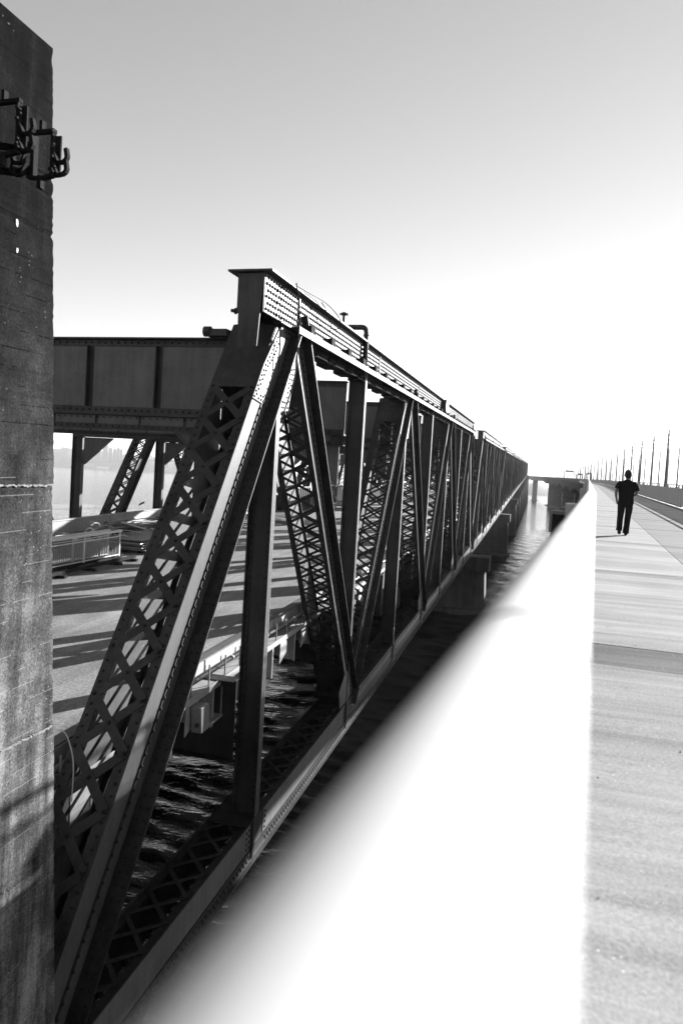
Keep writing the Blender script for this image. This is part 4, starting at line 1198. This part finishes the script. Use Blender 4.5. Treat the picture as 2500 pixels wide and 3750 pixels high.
# scrap heaps of pale offcuts
def scrap(cx, cy, w_, l_, n_, h_, label, mats=('white_paint', 'galvanised', 'steel', 'plank')):
    t_ = thing('scrap_pile', (cx, cy, DZ + G * cy), label, 'scrap pile')
    for i in range(n_):
        x, y = cx + random.uniform(-w_, w_), cy + random.uniform(-l_, l_)
        z = DZ + 0.12 + random.random() * h_ * (1 - abs(x - cx) / w_ * 0.6)
        a = random.uniform(0, math.pi); L = random.uniform(0.5, 1.9); tz = random.uniform(-0.25, 0.25)
        d = Vector((math.cos(a), math.sin(a), tz)) * L / 2
        mb = MB(); c = Vector((x, y, max(z, DZ + 0.1 + abs(d.z))))
        if i % 3 == 0:
            mb.tube([c - d, c - d * 0.3 + Vector((0, 0, 0.18)), c + d * 0.4 + Vector((0, 0, 0.2)), c + d], 0.05, 6); mb.build('bent_tube', random.choice(mats), t_, shear=G)
        else:
            mb.beam(c - d, c + d, random.uniform(0.15, 0.5), 0.04, (-d.y, d.x, random.uniform(-0.2, 0.2))); mb.build('offcut', random.choice(mats), t_, shear=G)
scrap(-26.6, 42.0, 1.7, 4.2, 90, 1.45, 'tangled heap of pale metal offcuts behind the white picket railing', ('white_paint', 'white_paint', 'plank', 'galvanised', 'steel'))
scrap(-26.0, 60.5, 1.5, 3.0, 40, 0.8, 'heap of bent tubes and plates beyond the rod bundle')
# stack of white boards
t_ = thing('board_stack', (-24, 63, DZ + G * 63), 'loose stack of long white boards seen left of the first post', 'board stack')
for i in range(26):
    r_, c_ = divmod(i, 6); z = DZ + 0.12 + r_ * 0.16; y = 57.0 + c_ * 1.9 + random.uniform(-0.3, 0.3); x = -24.6 + random.uniform(-0.5, 0.5); a = random.uniform(-0.12, 0.12)
    d = Vector((math.cos(a), math.sin(a), 0)) * random.uniform(1.8, 2.5)
    mb = MB(); c = Vector((x, y, z)); mb.beam(c - d, c + d, 0.3, 0.06, (-d.y, d.x, 0)); mb.build('board', 'white_paint', t_, shear=G)
t_ = thing('post_stand', (-21.6, 49.3, DZ + G * 49.3), 'short dark post on a flat foot in front of the white boards', 'post')
mb = MB(); mb.box((-21.72, 49.2, DZ + 0.05), (-21.5, 49.4, DZ + 1.5)); mb.build('post', 'steel', t_, shear=G)
mb = MB(); mb.box((-22.0, 48.9, DZ + 0.002), (-21.2, 49.7, DZ + 0.05)); mb.build('foot', 'steel', t_, shear=G)
# dark container, truck and van further along
t_ = thing('container', (-27.5, 79.5, DZ + G * 79.5), 'dark ribbed steel container parked on the old deck', 'container')
mb = MB(); mb.box((-28.4, 77.8, DZ + 0.15), (-26.2, 83.5, DZ + 2.75)); mb.build('shell', 'steel', t_, shear=G, bevel=0.03)
for i in range(8):
    mb = MB(); mb.box((-26.19, 78.0 + i * 0.72, DZ + 0.3), (-26.1, 78.15 + i * 0.72, DZ + 2.6)); mb.build('rib', 'steel', t_, shear=G)
for xx in (-28.3, -26.3):
    mb = MB(); mb.box((xx - 0.1, 77.9, DZ), (xx + 0.1, 83.4, DZ + 0.148)); mb.build('skid', 'steel', t_, shear=G)
def truck(x, y, label, light):
    t_ = thing('van' if light else 'truck', (x, y, DZ + G * y), label, 'van' if light else 'truck')
    bm_ = 'car_paint_light' if light else 'car_paint_dark'; h = 2.35 if light else 2.6
    prof = [(0, 0.5), (0, 1.3), (0.12, h), (4.4, h), (5.0, 1.6), (5.9, 1.25), (6.0, 0.5)]
    mb = MB(); mb.prism([(x - 1.0, y + a, DZ + z) for a, z in prof], (2.0, 0, 0)); mb.build('body', bm_, t_, shear=G, bevel=0.07)
    mb = MB(); mb.prism([(x - 0.85, y + 0.01, DZ + 1.4), (x + 0.85, y + 0.01, DZ + 1.4), (x + 0.8, y + 0.09, DZ + h - 0.2), (x - 0.8, y + 0.09, DZ + h - 0.2)], (0, -0.03, 0)); mb.build('rear_window', 'glass_dark', t_, shear=G)
    mb = MB(); mb.box((x - 1.0, y - 0.18, DZ + 0.42), (x + 1.0, y - 0.01, DZ + 0.66)); mb.build('bumper', 'black_rubber', t_, shear=G)
    for sg in (-1, 1):
        mb = MB(); mb.box((x + sg * 0.86 - 0.09, y - 0.03, DZ + 0.85), (x + sg * 0.86 + 0.09, y + 0.0, DZ + 1.25)); mb.build('tail_light', 'lens', t_, shear=G)
        for yy in (1.0, 4.7):
            mb = MB(); mb.tube([(x + sg * 0.8, y + yy, DZ + 0.38), (x + sg * 1.02, y + yy, DZ + 0.38)], 0.38, 16); wh = mb.build('wheel', 'black_rubber', t_, shear=G)
            mb = MB(); mb.tube([(x + sg * 1.021, y + yy, DZ + 0.38), (x + sg * 1.03, y + yy, DZ + 0.38)], 0.2, 12); mb.build('rim', 'galvanised', wh, shear=G)
    mb = MB(); mb.box((x - 0.25, y - 0.20, DZ + 0.46), (x + 0.25, y - 0.181, DZ + 0.6)); mb.build('plate', 'white_paint', t_, shear=G)
truck(-24.5, 106.2, 'pale van with a dark rear window parked beyond the second post', True)
truck(-26.2, 92.2, 'dark truck parked near the far parapet', False)
scrap(-24.3, 88, 1.2, 2.5, 24, 0.7, 'small pile of white offcuts behind the dark truck', ('white_paint', 'plank', 'galvanised'))

# ================================================================== PERSON
def skin_obj(name, verts, edges, radii, mat, parent, root=0, sub=2):
    me = bpy.data.meshes.new(name); me.from_pydata(verts, edges, [])
    o = bpy.data.objects.new(name, me); COL.objects.link(o)
    if not me.skin_vertices: pass
    sm = o.modifiers.new('skin', 'SKIN'); sm.use_smooth_shade = True
    if len(me.skin_vertices) == 0:
        bm = bmesh.new(); bm.from_mesh(me); bm.verts.layers.skin.verify(); bm.to_mesh(me); bm.free()
    lay = me.skin_vertices[0].data
    for i, r_ in enumerate(radii):
        lay[i].radius = r_ if isinstance(r_, tuple) else (r_, r_)
        lay[i].use_root = i == root
    ss = o.modifiers.new('sub', 'SUBSURF'); ss.levels = sub; ss.render_levels = sub
    bpy.context.view_layer.update()
    dg = bpy.context.evaluated_depsgraph_get()
    nm = bpy.data.meshes.new_from_object(o.evaluated_get(dg))
    bpy.data.objects.remove(o); bpy.data.meshes.remove(me)
    nm.name = name; nm.materials.clear(); nm.materials.append(MAT[mat])
    nm.polygons.foreach_set('use_smooth', [True] * len(nm.polygons))
    q = bpy.data.objects.new(name, nm); COL.objects.link(q); q.parent = parent
    return q
pl = PP(20.9, 1.0)
person = thing('person', pl, 'person in black t-shirt and dark trousers walking away along the path, hand in pocket', 'person')
person.rotation_euler = (0, 0, -TH)
person.scale = (0.97, 0.97, 0.97)
# local: x right, y forward, z up; height about 1.84 m. Right leg planted, left foot trailing with its heel up.
J = {
 'pel': (0, 0, 0.98), 'waist': (0.005, 0.0, 1.12), 'chest': (0.01, -0.015, 1.36), 'neck0': (0.012, 0.005, 1.54), 'neck1': (0.014, 0.03, 1.62), 'head0': (0.014, 0.05, 1.69), 'head1': (0.014, 0.045, 1.75), 'head2': (0.014, 0.04, 1.795),
 'shl': (-0.19, -0.01, 1.48), 'ell': (-0.283, -0.05, 1.19), 'wrl': (-0.235, 0.05, 0.96), 'shr': (0.215, -0.01, 1.48), 'elr': (0.272, -0.04, 1.20), 'wrr': (0.20, 0.20, 1.13),
 'hil': (-0.10, 0, 0.93), 'knl': (-0.115, -0.03, 0.52), 'anl': (-0.125, -0.16, 0.16), 'hir': (0.10, 0, 0.93), 'knr': (0.085, 0.06, 0.51), 'anr': (0.06, 0.02, 0.09),
}
def sk(names, edges, rad, name, mat, root=0):
    idx = {n_: i for i, n_ in enumerate(names)}
    return skin_obj(name, [J[n_] for n_ in names], [(idx[a], idx[b_]) for a, b_ in edges], rad, mat, person, root)
# hands, rooted in the palm
def hand(pref, wr, palm, tips, thumb):
    J[pref + 'p'] = palm
    for i, (a, b_, c) in enumerate(tips):
        J['%sf%da' % (pref, i)] = a; J['%sf%db' % (pref, i)] = b_; J['%sf%dc' % (pref, i)] = c
    J[pref + 't0'], J[pref + 't1'] = thumb
lp = (-0.215, 0.085, 0.90)
hand('L', 'wrl', lp, [((-0.205 + 0.0, 0.075 + 0.02 * i, 0.87), (-0.19, 0.085 + 0.021 * i, 0.835), (-0.17, 0.09 + 0.02 * i, 0.81 + 0.006 * abs(i - 1.5))) for i in range(4)], ((-0.225, 0.125, 0.89), (-0.21, 0.145, 0.865)))
rp = (0.155, 0.27, 1.15)
hand('Rr', 'wrr', rp, [((0.125, 0.30, 1.175 - 0.022 * i), (0.095, 0.325, 1.17 - 0.022 * i), (0.07, 0.31, 1.165 - 0.021 * i)) for i in range(4)], ((0.155, 0.30, 1.19), (0.13, 0.325, 1.21)))
names = ['pel', 'waist', 'chest', 'neck0', 'neck1', 'head0', 'head1', 'head2', 'shl', 'ell', 'wrl', 'shr', 'elr', 'wrr', 'hil', 'knl', 'anl', 'hir', 'knr', 'anr', 'Lp', 'Rrp']
rad = [(0.13, 0.10), (0.135, 0.1), (0.15, 0.105), (0.058, 0.058), (0.06, 0.062), (0.078, 0.092), (0.085, 0.103), (0.062, 0.078), 0.06, 0.042, 0.03, 0.06, 0.042, 0.03, 0.085, 0.06, 0.042, 0.085, 0.06, 0.042, (0.04, 0.02), (0.04, 0.02)]
edges = [('pel', 'waist'), ('waist', 'chest'), ('chest', 'neck0'), ('neck0', 'neck1'), ('neck1', 'head0'), ('head0', 'head1'), ('head1', 'head2'), ('chest', 'shl'), ('shl', 'ell'), ('ell', 'wrl'), ('chest', 'shr'), ('shr', 'elr'), ('elr', 'wrr'),
         ('pel', 'hil'), ('hil', 'knl'), ('knl', 'anl'), ('pel', 'hir'), ('hir', 'knr'), ('knr', 'anr'), ('wrl', 'Lp'), ('wrr', 'Rrp')]
for pref in ('L', 'Rr'):
    for i in range(4):
        ns = ['%sf%d%s' % (pref, i, c) for c in 'abc']; names += ns; rad += [0.0095, 0.009, 0.0075]
        edges += [(pref + 'p', ns[0]), (ns[0], ns[1]), (ns[1], ns[2])]
    names += [pref + 't0', pref + 't1']; rad += [0.011, 0.009]; edges += [(pref + 'p', pref + 't0'), (pref + 't0', pref + 't1')]
body = sk(names, edges, rad, 'body', 'skin')
# face, ears and hair
mb = MB(); 
def ell(mb, c, r, nu=14, nv=10, zmin=-1.0):
    vs, fs = [], []
    for j in range(nv + 1):
        ph = -math.pi / 2 + math.pi * j / nv
        for i in range(nu):
            a = 2 * math.pi * i / nu
            vs.append((c[0] + r[0] * math.cos(ph) * math.cos(a), c[1] + r[1] * math.cos(ph) * math.sin(a), c[2] + r[2] * max(math.sin(ph), zmin)))
    for j in range(nv):
        for i in range(nu): fs.append((j * nu + i, j * nu + (i + 1) % nu, (j + 1) * nu + (i + 1) % nu, (j + 1) * nu + i))
    mb.add(vs, fs)
def pchild(mb, name, mat, smooth=True):
    me = bpy.data.meshes.new(name); me.from_pydata([tuple(v) for v in mb.v], [], mb.f); me.materials.append(MAT[mat])
    me.polygons.foreach_set('use_smooth', [smooth] * len(me.polygons)); o = bpy.data.objects.new(name, me); COL.objects.link(o); o.parent = person; return o
mb = MB(); vs = []
NU, NV = 28, 18
for j in range(NV + 1):
    ph = -math.pi / 2 + math.pi * j / NV
    for i in range(NU):
        a = 2 * math.pi * i / NU; wob = 1 + 0.018 * math.sin(5 * a + j) + 0.02 * math.sin(9 * a - 2 * j) * math.cos(ph)
        cp_, sp_ = abs(math.cos(ph)) ** 0.72, math.copysign(abs(math.sin(ph)) ** 0.8, math.sin(ph))
        vs.append((0.014 + 0.094 * cp_ * math.cos(a) * wob, 0.03 + 0.11 * cp_ * math.sin(a) * wob, 1.73 + 0.125 * sp_ * wob))
# the face in front stays bare below the hairline
mb.add(vs, [(j * NU + i, j * NU + (i + 1) % NU, (j + 1) * NU + (i + 1) % NU, (j + 1) * NU + i) for j in range(NV) for i in range(NU)
            if not (math.sin(2 * math.pi * (i + 0.5) / NU) > 0.15 and j < 12) and j > 1])
pchild(mb, 'hair', 'hair')
for sg in (-1, 1):
    mb = MB(); ell(mb, (0.014 + sg * 0.094, 0.06, 1.70), (0.009, 0.022, 0.032)); pchild(mb, 'ear', 'skin')
    mb = MB(); ell(mb, (0.014 + sg * 0.032, 0.135, 1.725), (0.012, 0.01, 0.01)); pchild(mb, 'eye', 'white_paint')
mb = MB(); mb.prism([(0.0, 0.14, 1.715), (0.028, 0.14, 1.715), (0.03, 0.165, 1.685), (-0.002, 0.165, 1.685)], (0, -0.02, -0.006)); pchild(mb, 'nose', 'skin', False)
mb = MB(); ell(mb, (0.014, 0.138, 1.655), (0.026, 0.008, 0.007)); pchild(mb, 'mouth', 'skin')
# clothes: lofted rings with folds
def loft(mb, rings, k=22, cap0=False, cap1=True, seed=0):
    # rings: (cx, cy, cz, rx, ry); cloth folds ripple the section a little
    vs = []
    n_ = len(rings)
    for j, (cx, cy, cz, rx, ry) in enumerate(rings):
        for i in range(k):
            a = 2 * math.pi * i / k
            wv = 1 + 0.025 * math.sin(3 * a + 1.7 * j + seed) + 0.02 * math.sin(7 * a - 2.3 * j + seed)
            vs.append((cx + rx * wv * math.copysign(abs(math.cos(a)) ** 0.85, math.cos(a)), cy + ry * wv * math.copysign(abs(math.sin(a)) ** 0.85, math.sin(a)), cz))
    fs = [(j * k + i, j * k + (i + 1) % k, (j + 1) * k + (i + 1) % k, (j + 1) * k + i) for j in range(n_ - 1) for i in range(k)]
    if cap0: fs.append(tuple(range(k))[::-1])
    if cap1: fs.append(tuple((n_ - 1) * k + i for i in range(k)))
    mb.add(vs, fs)
def limb(mb, pts, k=14, seed=0):
    # tube of elliptical section along 3-D points (x, y, z, rx, ry)
    P = [Vector(q[:3]) for q in pts]; vs = []
    for j in range(len(P)):
        d = (P[min(j + 1, len(P) - 1)] - P[max(j - 1, 0)]).normalized(); u = (Vector((1, 0, 0)) - d * d.x).normalized(); v = d.cross(u)
        for i in range(k):
            a = 2 * math.pi * i / k; wv = 1 + 0.03 * math.sin(3 * a + 2 * j + seed)
            vs.append(P[j] + u * math.cos(a) * pts[j][3] * wv + v * math.sin(a) * pts[j][4] * wv)
    fs = [(j * k + i, j * k + (i + 1) % k, (j + 1) * k + (i + 1) % k, (j + 1) * k + i) for j in range(len(P) - 1) for i in range(k)]
    fs += [tuple(range(k))[::-1], tuple((len(P) - 1) * k + i for i in range(k))]
    mb.add(vs, fs)
mb = MB()
loft(mb, [(0.0, 0, 0.87, 0.205, 0.135), (0.0, 0, 0.93, 0.21, 0.14), (0.002, 0, 1.05, 0.205, 0.135), (0.004, -0.005, 1.17, 0.207, 0.135), (0.006, -0.012, 1.29, 0.222, 0.142), (0.008, -0.014, 1.39, 0.232, 0.142), (0.01, -0.012, 1.46, 0.225, 0.128), (0.012, -0.006, 1.515, 0.175, 0.105), (0.013, 0.0, 1.55, 0.105, 0.082), (0.014, 0.004, 1.575, 0.072, 0.07)], 28, False, False)
limb(mb, [(-0.10, -0.012, 1.49, 0.05, 0.07), (-0.17, -0.015, 1.475, 0.066, 0.078), (-0.215, -0.022, 1.42, 0.07, 0.08), (-0.245, -0.03, 1.36, 0.068, 0.08), (-0.258, -0.035, 1.32, 0.07, 0.083)], 16, 1)
limb(mb, [(0.12, -0.012, 1.49, 0.05, 0.07), (0.19, -0.015, 1.47, 0.066, 0.078), (0.235, -0.022, 1.41, 0.07, 0.08), (0.262, -0.028, 1.33, 0.068, 0.08), (0.272, -0.03, 1.27, 0.07, 0.083)], 16, 2)
pchild(mb, 't_shirt', 'cloth_black')
mb = MB()
loft(mb, [(0, 0, 1.02, 0.175, 0.118), (0, 0, 0.95, 0.192, 0.13), (0, -0.005, 0.88, 0.2, 0.14), (0, -0.005, 0.83, 0.198, 0.135), (0.0, 0, 0.80, 0.15, 0.10)], 24, True, True)
limb(mb, [(-0.095, 0, 0.90, 0.10, 0.125), (-0.104, -0.002, 0.80, 0.102, 0.12), (-0.11, -0.008, 0.68, 0.094, 0.108), (-0.115, -0.018, 0.55, 0.084, 0.094), (-0.12, -0.06, 0.42, 0.08, 0.088), (-0.125, -0.11, 0.30, 0.078, 0.082), (-0.128, -0.15, 0.20, 0.08, 0.082), (-0.13, -0.168, 0.15, 0.082, 0.082)], 16, 3)
limb(mb, [(0.095, 0, 0.90, 0.10, 0.125), (0.1, 0.01, 0.80, 0.102, 0.12), (0.096, 0.03, 0.68, 0.094, 0.108), (0.088, 0.046, 0.55, 0.085, 0.094), (0.08, 0.042, 0.42, 0.082, 0.088), (0.07, 0.032, 0.28, 0.08, 0.084), (0.063, 0.022, 0.15, 0.084, 0.084), (0.06, 0.018, 0.06, 0.086, 0.09)], 16, 4)
pchild(mb, 'trousers', 'cloth_trousers')
J.update({'fl0': (-0.125, -0.215, 0.155), 'fl1': (-0.12, -0.13, 0.075), 'fl2': (-0.115, -0.06, 0.035), 'fr0': (0.06, -0.04, 0.045), 'fr1': (0.065, 0.07, 0.045), 'fr2': (0.075, 0.19, 0.035)})
sk(['fl0', 'fl1', 'fl2'], [('fl0', 'fl1'), ('fl1', 'fl2')], [(0.048, 0.05), (0.055, 0.045), (0.045, 0.03)], 'shoe', 'shoe')
sk(['fr0', 'fr1', 'fr2'], [('fr0', 'fr1'), ('fr1', 'fr2')], [(0.048, 0.048), (0.055, 0.045), (0.045, 0.032)], 'shoe', 'shoe')

# ================================================================== SKYLINE
D0 = 5200.0
def sky_pt(x, y, d=D0):
    k = d / math.hypot(x, y); return x * k, y * k
def tower(xl, yl, xr, yr, z, label, name='tower_building', cat='tower', d=5350, dep=45, mat='city', steps=0, mast=False):
    a, b_ = Vector(sky_pt(xl, yl, d)), Vector(sky_pt(xr, yr, d))
    u = (b_ - a); L = u.length; u /= L; nrm = Vector((-u.y, u.x))
    if nrm.dot(a) < 0: nrm = -nrm
    z = z * d / D0; z0 = WATER + 2
    c = (a + b_) / 2; t_ = thing(name, (c.x, c.y, z0), label, cat, 'hazy towers of the far city')
    def quad(i): return [(a + u * i + nrm * i), (b_ - u * i + nrm * i), (b_ - u * i + nrm * (dep - i)), (a + u * i + nrm * (dep - i))]
    mb = MB(); mb.prism([(q.x, q.y, z0) for q in quad(0)], (0, 0, (z - z0) * (0.93 if steps else 1.0))); mb.build('shaft', mat, t_)
    if steps:
        mb = MB(); mb.prism([(q.x, q.y, z0 + (z - z0) * 0.93 + 0.05) for q in quad(L * 0.12)], (0, 0, (z - z0) * 0.07)); mb.build('crown', mat, t_)
    # window bands proud of the front
    fl = MB(); n_ = 6
    for i in range(n_):
        x0 = a + u * (L * (i + 0.2) / n_); x1 = a + u * (L * (i + 0.55) / n_)
        fl.prism([(x0.x, x0.y, z0 + 8), (x1.x, x1.y, z0 + 8), (x1.x - nrm.x, x1.y - nrm.y, z0 + 8), (x0.x - nrm.x, x0.y - nrm.y, z0 + 8)], (0, 0, (z - z0) * 0.88 - 8))
    fl.build('window_bands', 'pier_concrete', t_)
tower(-2920.7, 4302.2, -2893.9, 4320.3, 186, 'tallest hazy tower left in the far skyline', steps=1)
tower(-2879.7, 4329.8, -2851.0, 4348.7, 164, 'second tallest hazy tower, flat topped with a stepped crown', steps=1)
tower(-2848.4, 4350.5, -2825.3, 4365.5, 136, 'shorter hazy tower directly right of the flat topped one')
tower(-2822.4, 4367.4, -2803.8, 4379.4, 135, 'narrow hazy tower in the middle of the tower cluster', steps=1)
tower(-2803.0, 4380.0, -2784.8, 4391.5, 143, 'hazy tower with a ragged top in the tower cluster', steps=1)
tower(-2783.9, 4392.0, -2768.6, 4401.7, 132, 'rightmost hazy tower of the tower cluster')
tower(-3018.5, 4234.2, -2990.0, 4254.0, 55, 'low dark block left of the first far truss post', cat='building', name='city_block')
tower(-3078.0, 4191.2, -3052.0, 4210.0, 30, 'long low block on the far shore below the hill', cat='building', name='city_block')
tower(-3051.0, 4211.0, -3025.5, 4229.3, 27, 'small low block beside the long low block', cat='building', name='city_block')
tower(-2405.0, 4610.0, -2380.0, 4624.0, 140, 'lone hazy tower in the gap right of the second far post', steps=1)
tower(-2665.0, 4464.0, -2640.0, 4479.0, 96, 'mid height hazy tower beside the suspension bridge tower')
for i, (az, h_, wd) in enumerate(((-39.9, 26, 60), (-39.2, 34, 40), (-38.6, 22, 70), (-33.9, 44, 50), (-32.9, 38, 60), (-31.6, 62, 40), (-30.6, 70, 45), (-29.4, 52, 60), (-28.3, 60, 45))):
    x, y = math.sin(R(az)) * D0, math.cos(R(az)) * D0; x2, y2 = math.sin(R(az + wd / 92)) * D0, math.cos(R(az + wd / 92)) * D0
    tower(x, y, x2, y2, h_, '%s low hazy waterfront building of the far city counted from the left' % ORD[i], cat='building', name='city_block', d=5300)
# long white terminal shed on the far waterfront
t_ = thing('terminal_shed', (*sky_pt(-2875, 4333, 5120), WATER), 'long low white shed on the far waterfront under the towers', 'shed')
a, b_ = Vector(sky_pt(-2907.6, 4311.1, 5120)), Vector(sky_pt(-2842.0, 4354.7, 5120))
mb = MB(); mb.prism([(a.x, a.y, WATER - 1), (b_.x, b_.y, WATER - 1), (b_.x - 15, b_.y + 20, WATER - 1), (a.x - 15, a.y + 20, WATER - 1)], (0, 0, 13)); mb.build('hall', 'city_light', t_)
mb = MB(); mb.prism([(a.x - 1, a.y - 1, WATER + 12.01), (b_.x + 1, b_.y - 1, WATER + 12.01), (b_.x - 7, b_.y + 10, WATER + 16), (a.x - 7, a.y + 10, WATER + 16)], (0, 0, 1)); mb.build('roof', 'city_light', t_)
# far suspension bridge and radio mast
t_ = thing('suspension_bridge', (*sky_pt(-2700, 4440, 4900), WATER), 'hazy suspension bridge low in front of the far city', 'bridge')
mb = MB(); pts = [(-3000, 4245, 22), (-2934.7, 4292.7, 28), (-2850, 4349, 40), (-2768.6, 4401.7, 54), (-2663, 4466, 64), (-2500, 4557, 70), (-2300, 4660, 72)]
P_ = [Vector((*sky_pt(x, y, 4900), z * 4900 / D0)) for x, y, z in pts]
for i in range(len(P_) - 1): mb.beam(P_[i], P_[i + 1], 9, 7, (0, 0, 1))
mb.build('deck', 'city', t_)
for x, y, zt in ((-2606, 4499.7, 180), (-2407.7, 4609, 199)):
    for k in (-3, 3):
        q = Vector((*sky_pt(x, y, 4900), 0)); mb = MB(); mb.tube([(q.x + k, q.y + k * 4, WATER - 2), (q.x + k, q.y + k * 4, zt * 4900 / D0)], 2.2, 6); mb.build('tower_leg', 'city', t_)
qa, qb = Vector((*sky_pt(-2606, 4499.7, 4900), 168)), Vector((*sky_pt(-2407.7, 4609, 4900), 186))
for A_, B_ in ((qa, qb), (Vector((*sky_pt(-2780, 4394, 4900), 52)), qa)):
    mb = MB(); L_ = []
    for i in range(21):
        f = i / 20; c = A_.lerp(B_, f); c.z -= 4 * f * (1 - f) * (95 if A_ is qa else 22); L_.append(c)
    mb.tube(L_, 1.1, 5); mb.build('main_cable', 'city', t_)
mast = thing('radio_mast', (*sky_pt(-2733, 4424, 5900), 100), 'hazy three legged radio mast standing on the far hill', 'mast')
c = Vector((*sky_pt(-2733, 4424, 5900), 0)); zb, zt = 90.0, 283.0
for k in range(3):
    a0 = 2 * math.pi * k / 3; mb = MB()
    prof = [(zb, 24), (zb + 80, 12), (zb + 130, 9), (zb + 175, 13), (zt + 8, 13)]
    mb.tube([(c.x + r_ * math.cos(a0), c.y + r_ * math.sin(a0), z) for z, r_ in prof], 1.7, 6); mb.build('leg', 'city', mast)
mb = MB()
for z, r_ in ((zb + 80, 12), (zb + 130, 9), (zb + 172, 13)):
    for k in range(3):
        a0, a1 = 2 * math.pi * k / 3, 2 * math.pi * (k + 1) / 3
        mb.tube([(c.x + r_ * math.cos(a0), c.y + r_ * math.sin(a0), z), (c.x + r_ * math.cos(a1), c.y + r_ * math.sin(a1), z)], 1.3, 5)
mb.build('cross_ties', 'city', mast)

# ---- bird over the water
t_ = thing('bird', (-28.6, 48.5, -2.6), 'small dark bird flying low over the water beyond the old deck', 'bird')
bx, by, bz = -30.5, 51.67, -2.76
t_.location = (bx, by, bz); ORG[t_.name] = Vector((bx, by, bz))
mb = MB(); mb.tube([(bx - 0.22, by, bz - 0.02), (bx - 0.1, by, bz), (bx + 0.06, by, bz + 0.02), (bx + 0.16, by, bz + 0.05), (bx + 0.22, by, bz + 0.04)], [0.015, 0.06, 0.065, 0.04, 0.008], 8); mb.build('body', 'bird', t_, smooth=True)
for sg in (-1, 1):
    mb = MB(); mb.prism([(bx - 0.05, by + sg * 0.04, bz + 0.02), (bx + 0.07, by + sg * 0.04, bz + 0.03), (bx + 0.08, by + sg * 0.25, bz - 0.12 + 0.2 * (sg > 0)), (bx - 0.08, by + sg * 0.48, bz - 0.2 + 0.34 * (sg > 0)), (bx - 0.1, by + sg * 0.22, bz - 0.06 + 0.14 * (sg > 0))], (0, 0, 0.012)); mb.build('wing', 'bird', t_)

# ---- grit on the path
grit = MB()
for i in range(70):
    s = 2.0 + random.random() ** 1.4 * 16; l = random.uniform(0.1, 2.2)
    p_ = PP(s, l, 0.003); r_ = random.uniform(0.002, 0.0055)
    grit.add([p_ + Vector((r_ * random.uniform(0.6, 1.4) * math.cos(a), r_ * random.uniform(0.6, 1.4) * math.sin(a), -0.002)) for a in (0, 1.3, 2.5, 3.8, 5.0)] + [p_ + Vector((0, 0, r_ * 0.8))], [(i_, (i_ + 1) % 5, 5) for i_ in range(5)])
tag(grit.build('gravel', 'stone'), 'scattered dark grit on the path', kind='stuff')

# ---- sea haze over the whole place
hz = MB(); hz.box((-6600, -6600, WATER - 3.5), (6600, 6600, 330))
hm = bpy.data.materials.new('haze'); hm.use_nodes = True
ht = hm.node_tree; ht.nodes.clear()
pv = ht.nodes.new('ShaderNodeVolumePrincipled')
pv.inputs['Color'].default_value = (0.9, 0.9, 0.9, 1); pv.inputs['Density'].default_value = 0.00009; pv.inputs['Anisotropy'].default_value = 0.0
oo = ht.nodes.new('ShaderNodeOutputMaterial'); ht.links.new(pv.outputs[0], oo.inputs['Volume'])
MAT['haze'] = hm
tag(hz.build('haze', 'haze'), 'thin sea haze over the bay', kind='stuff')
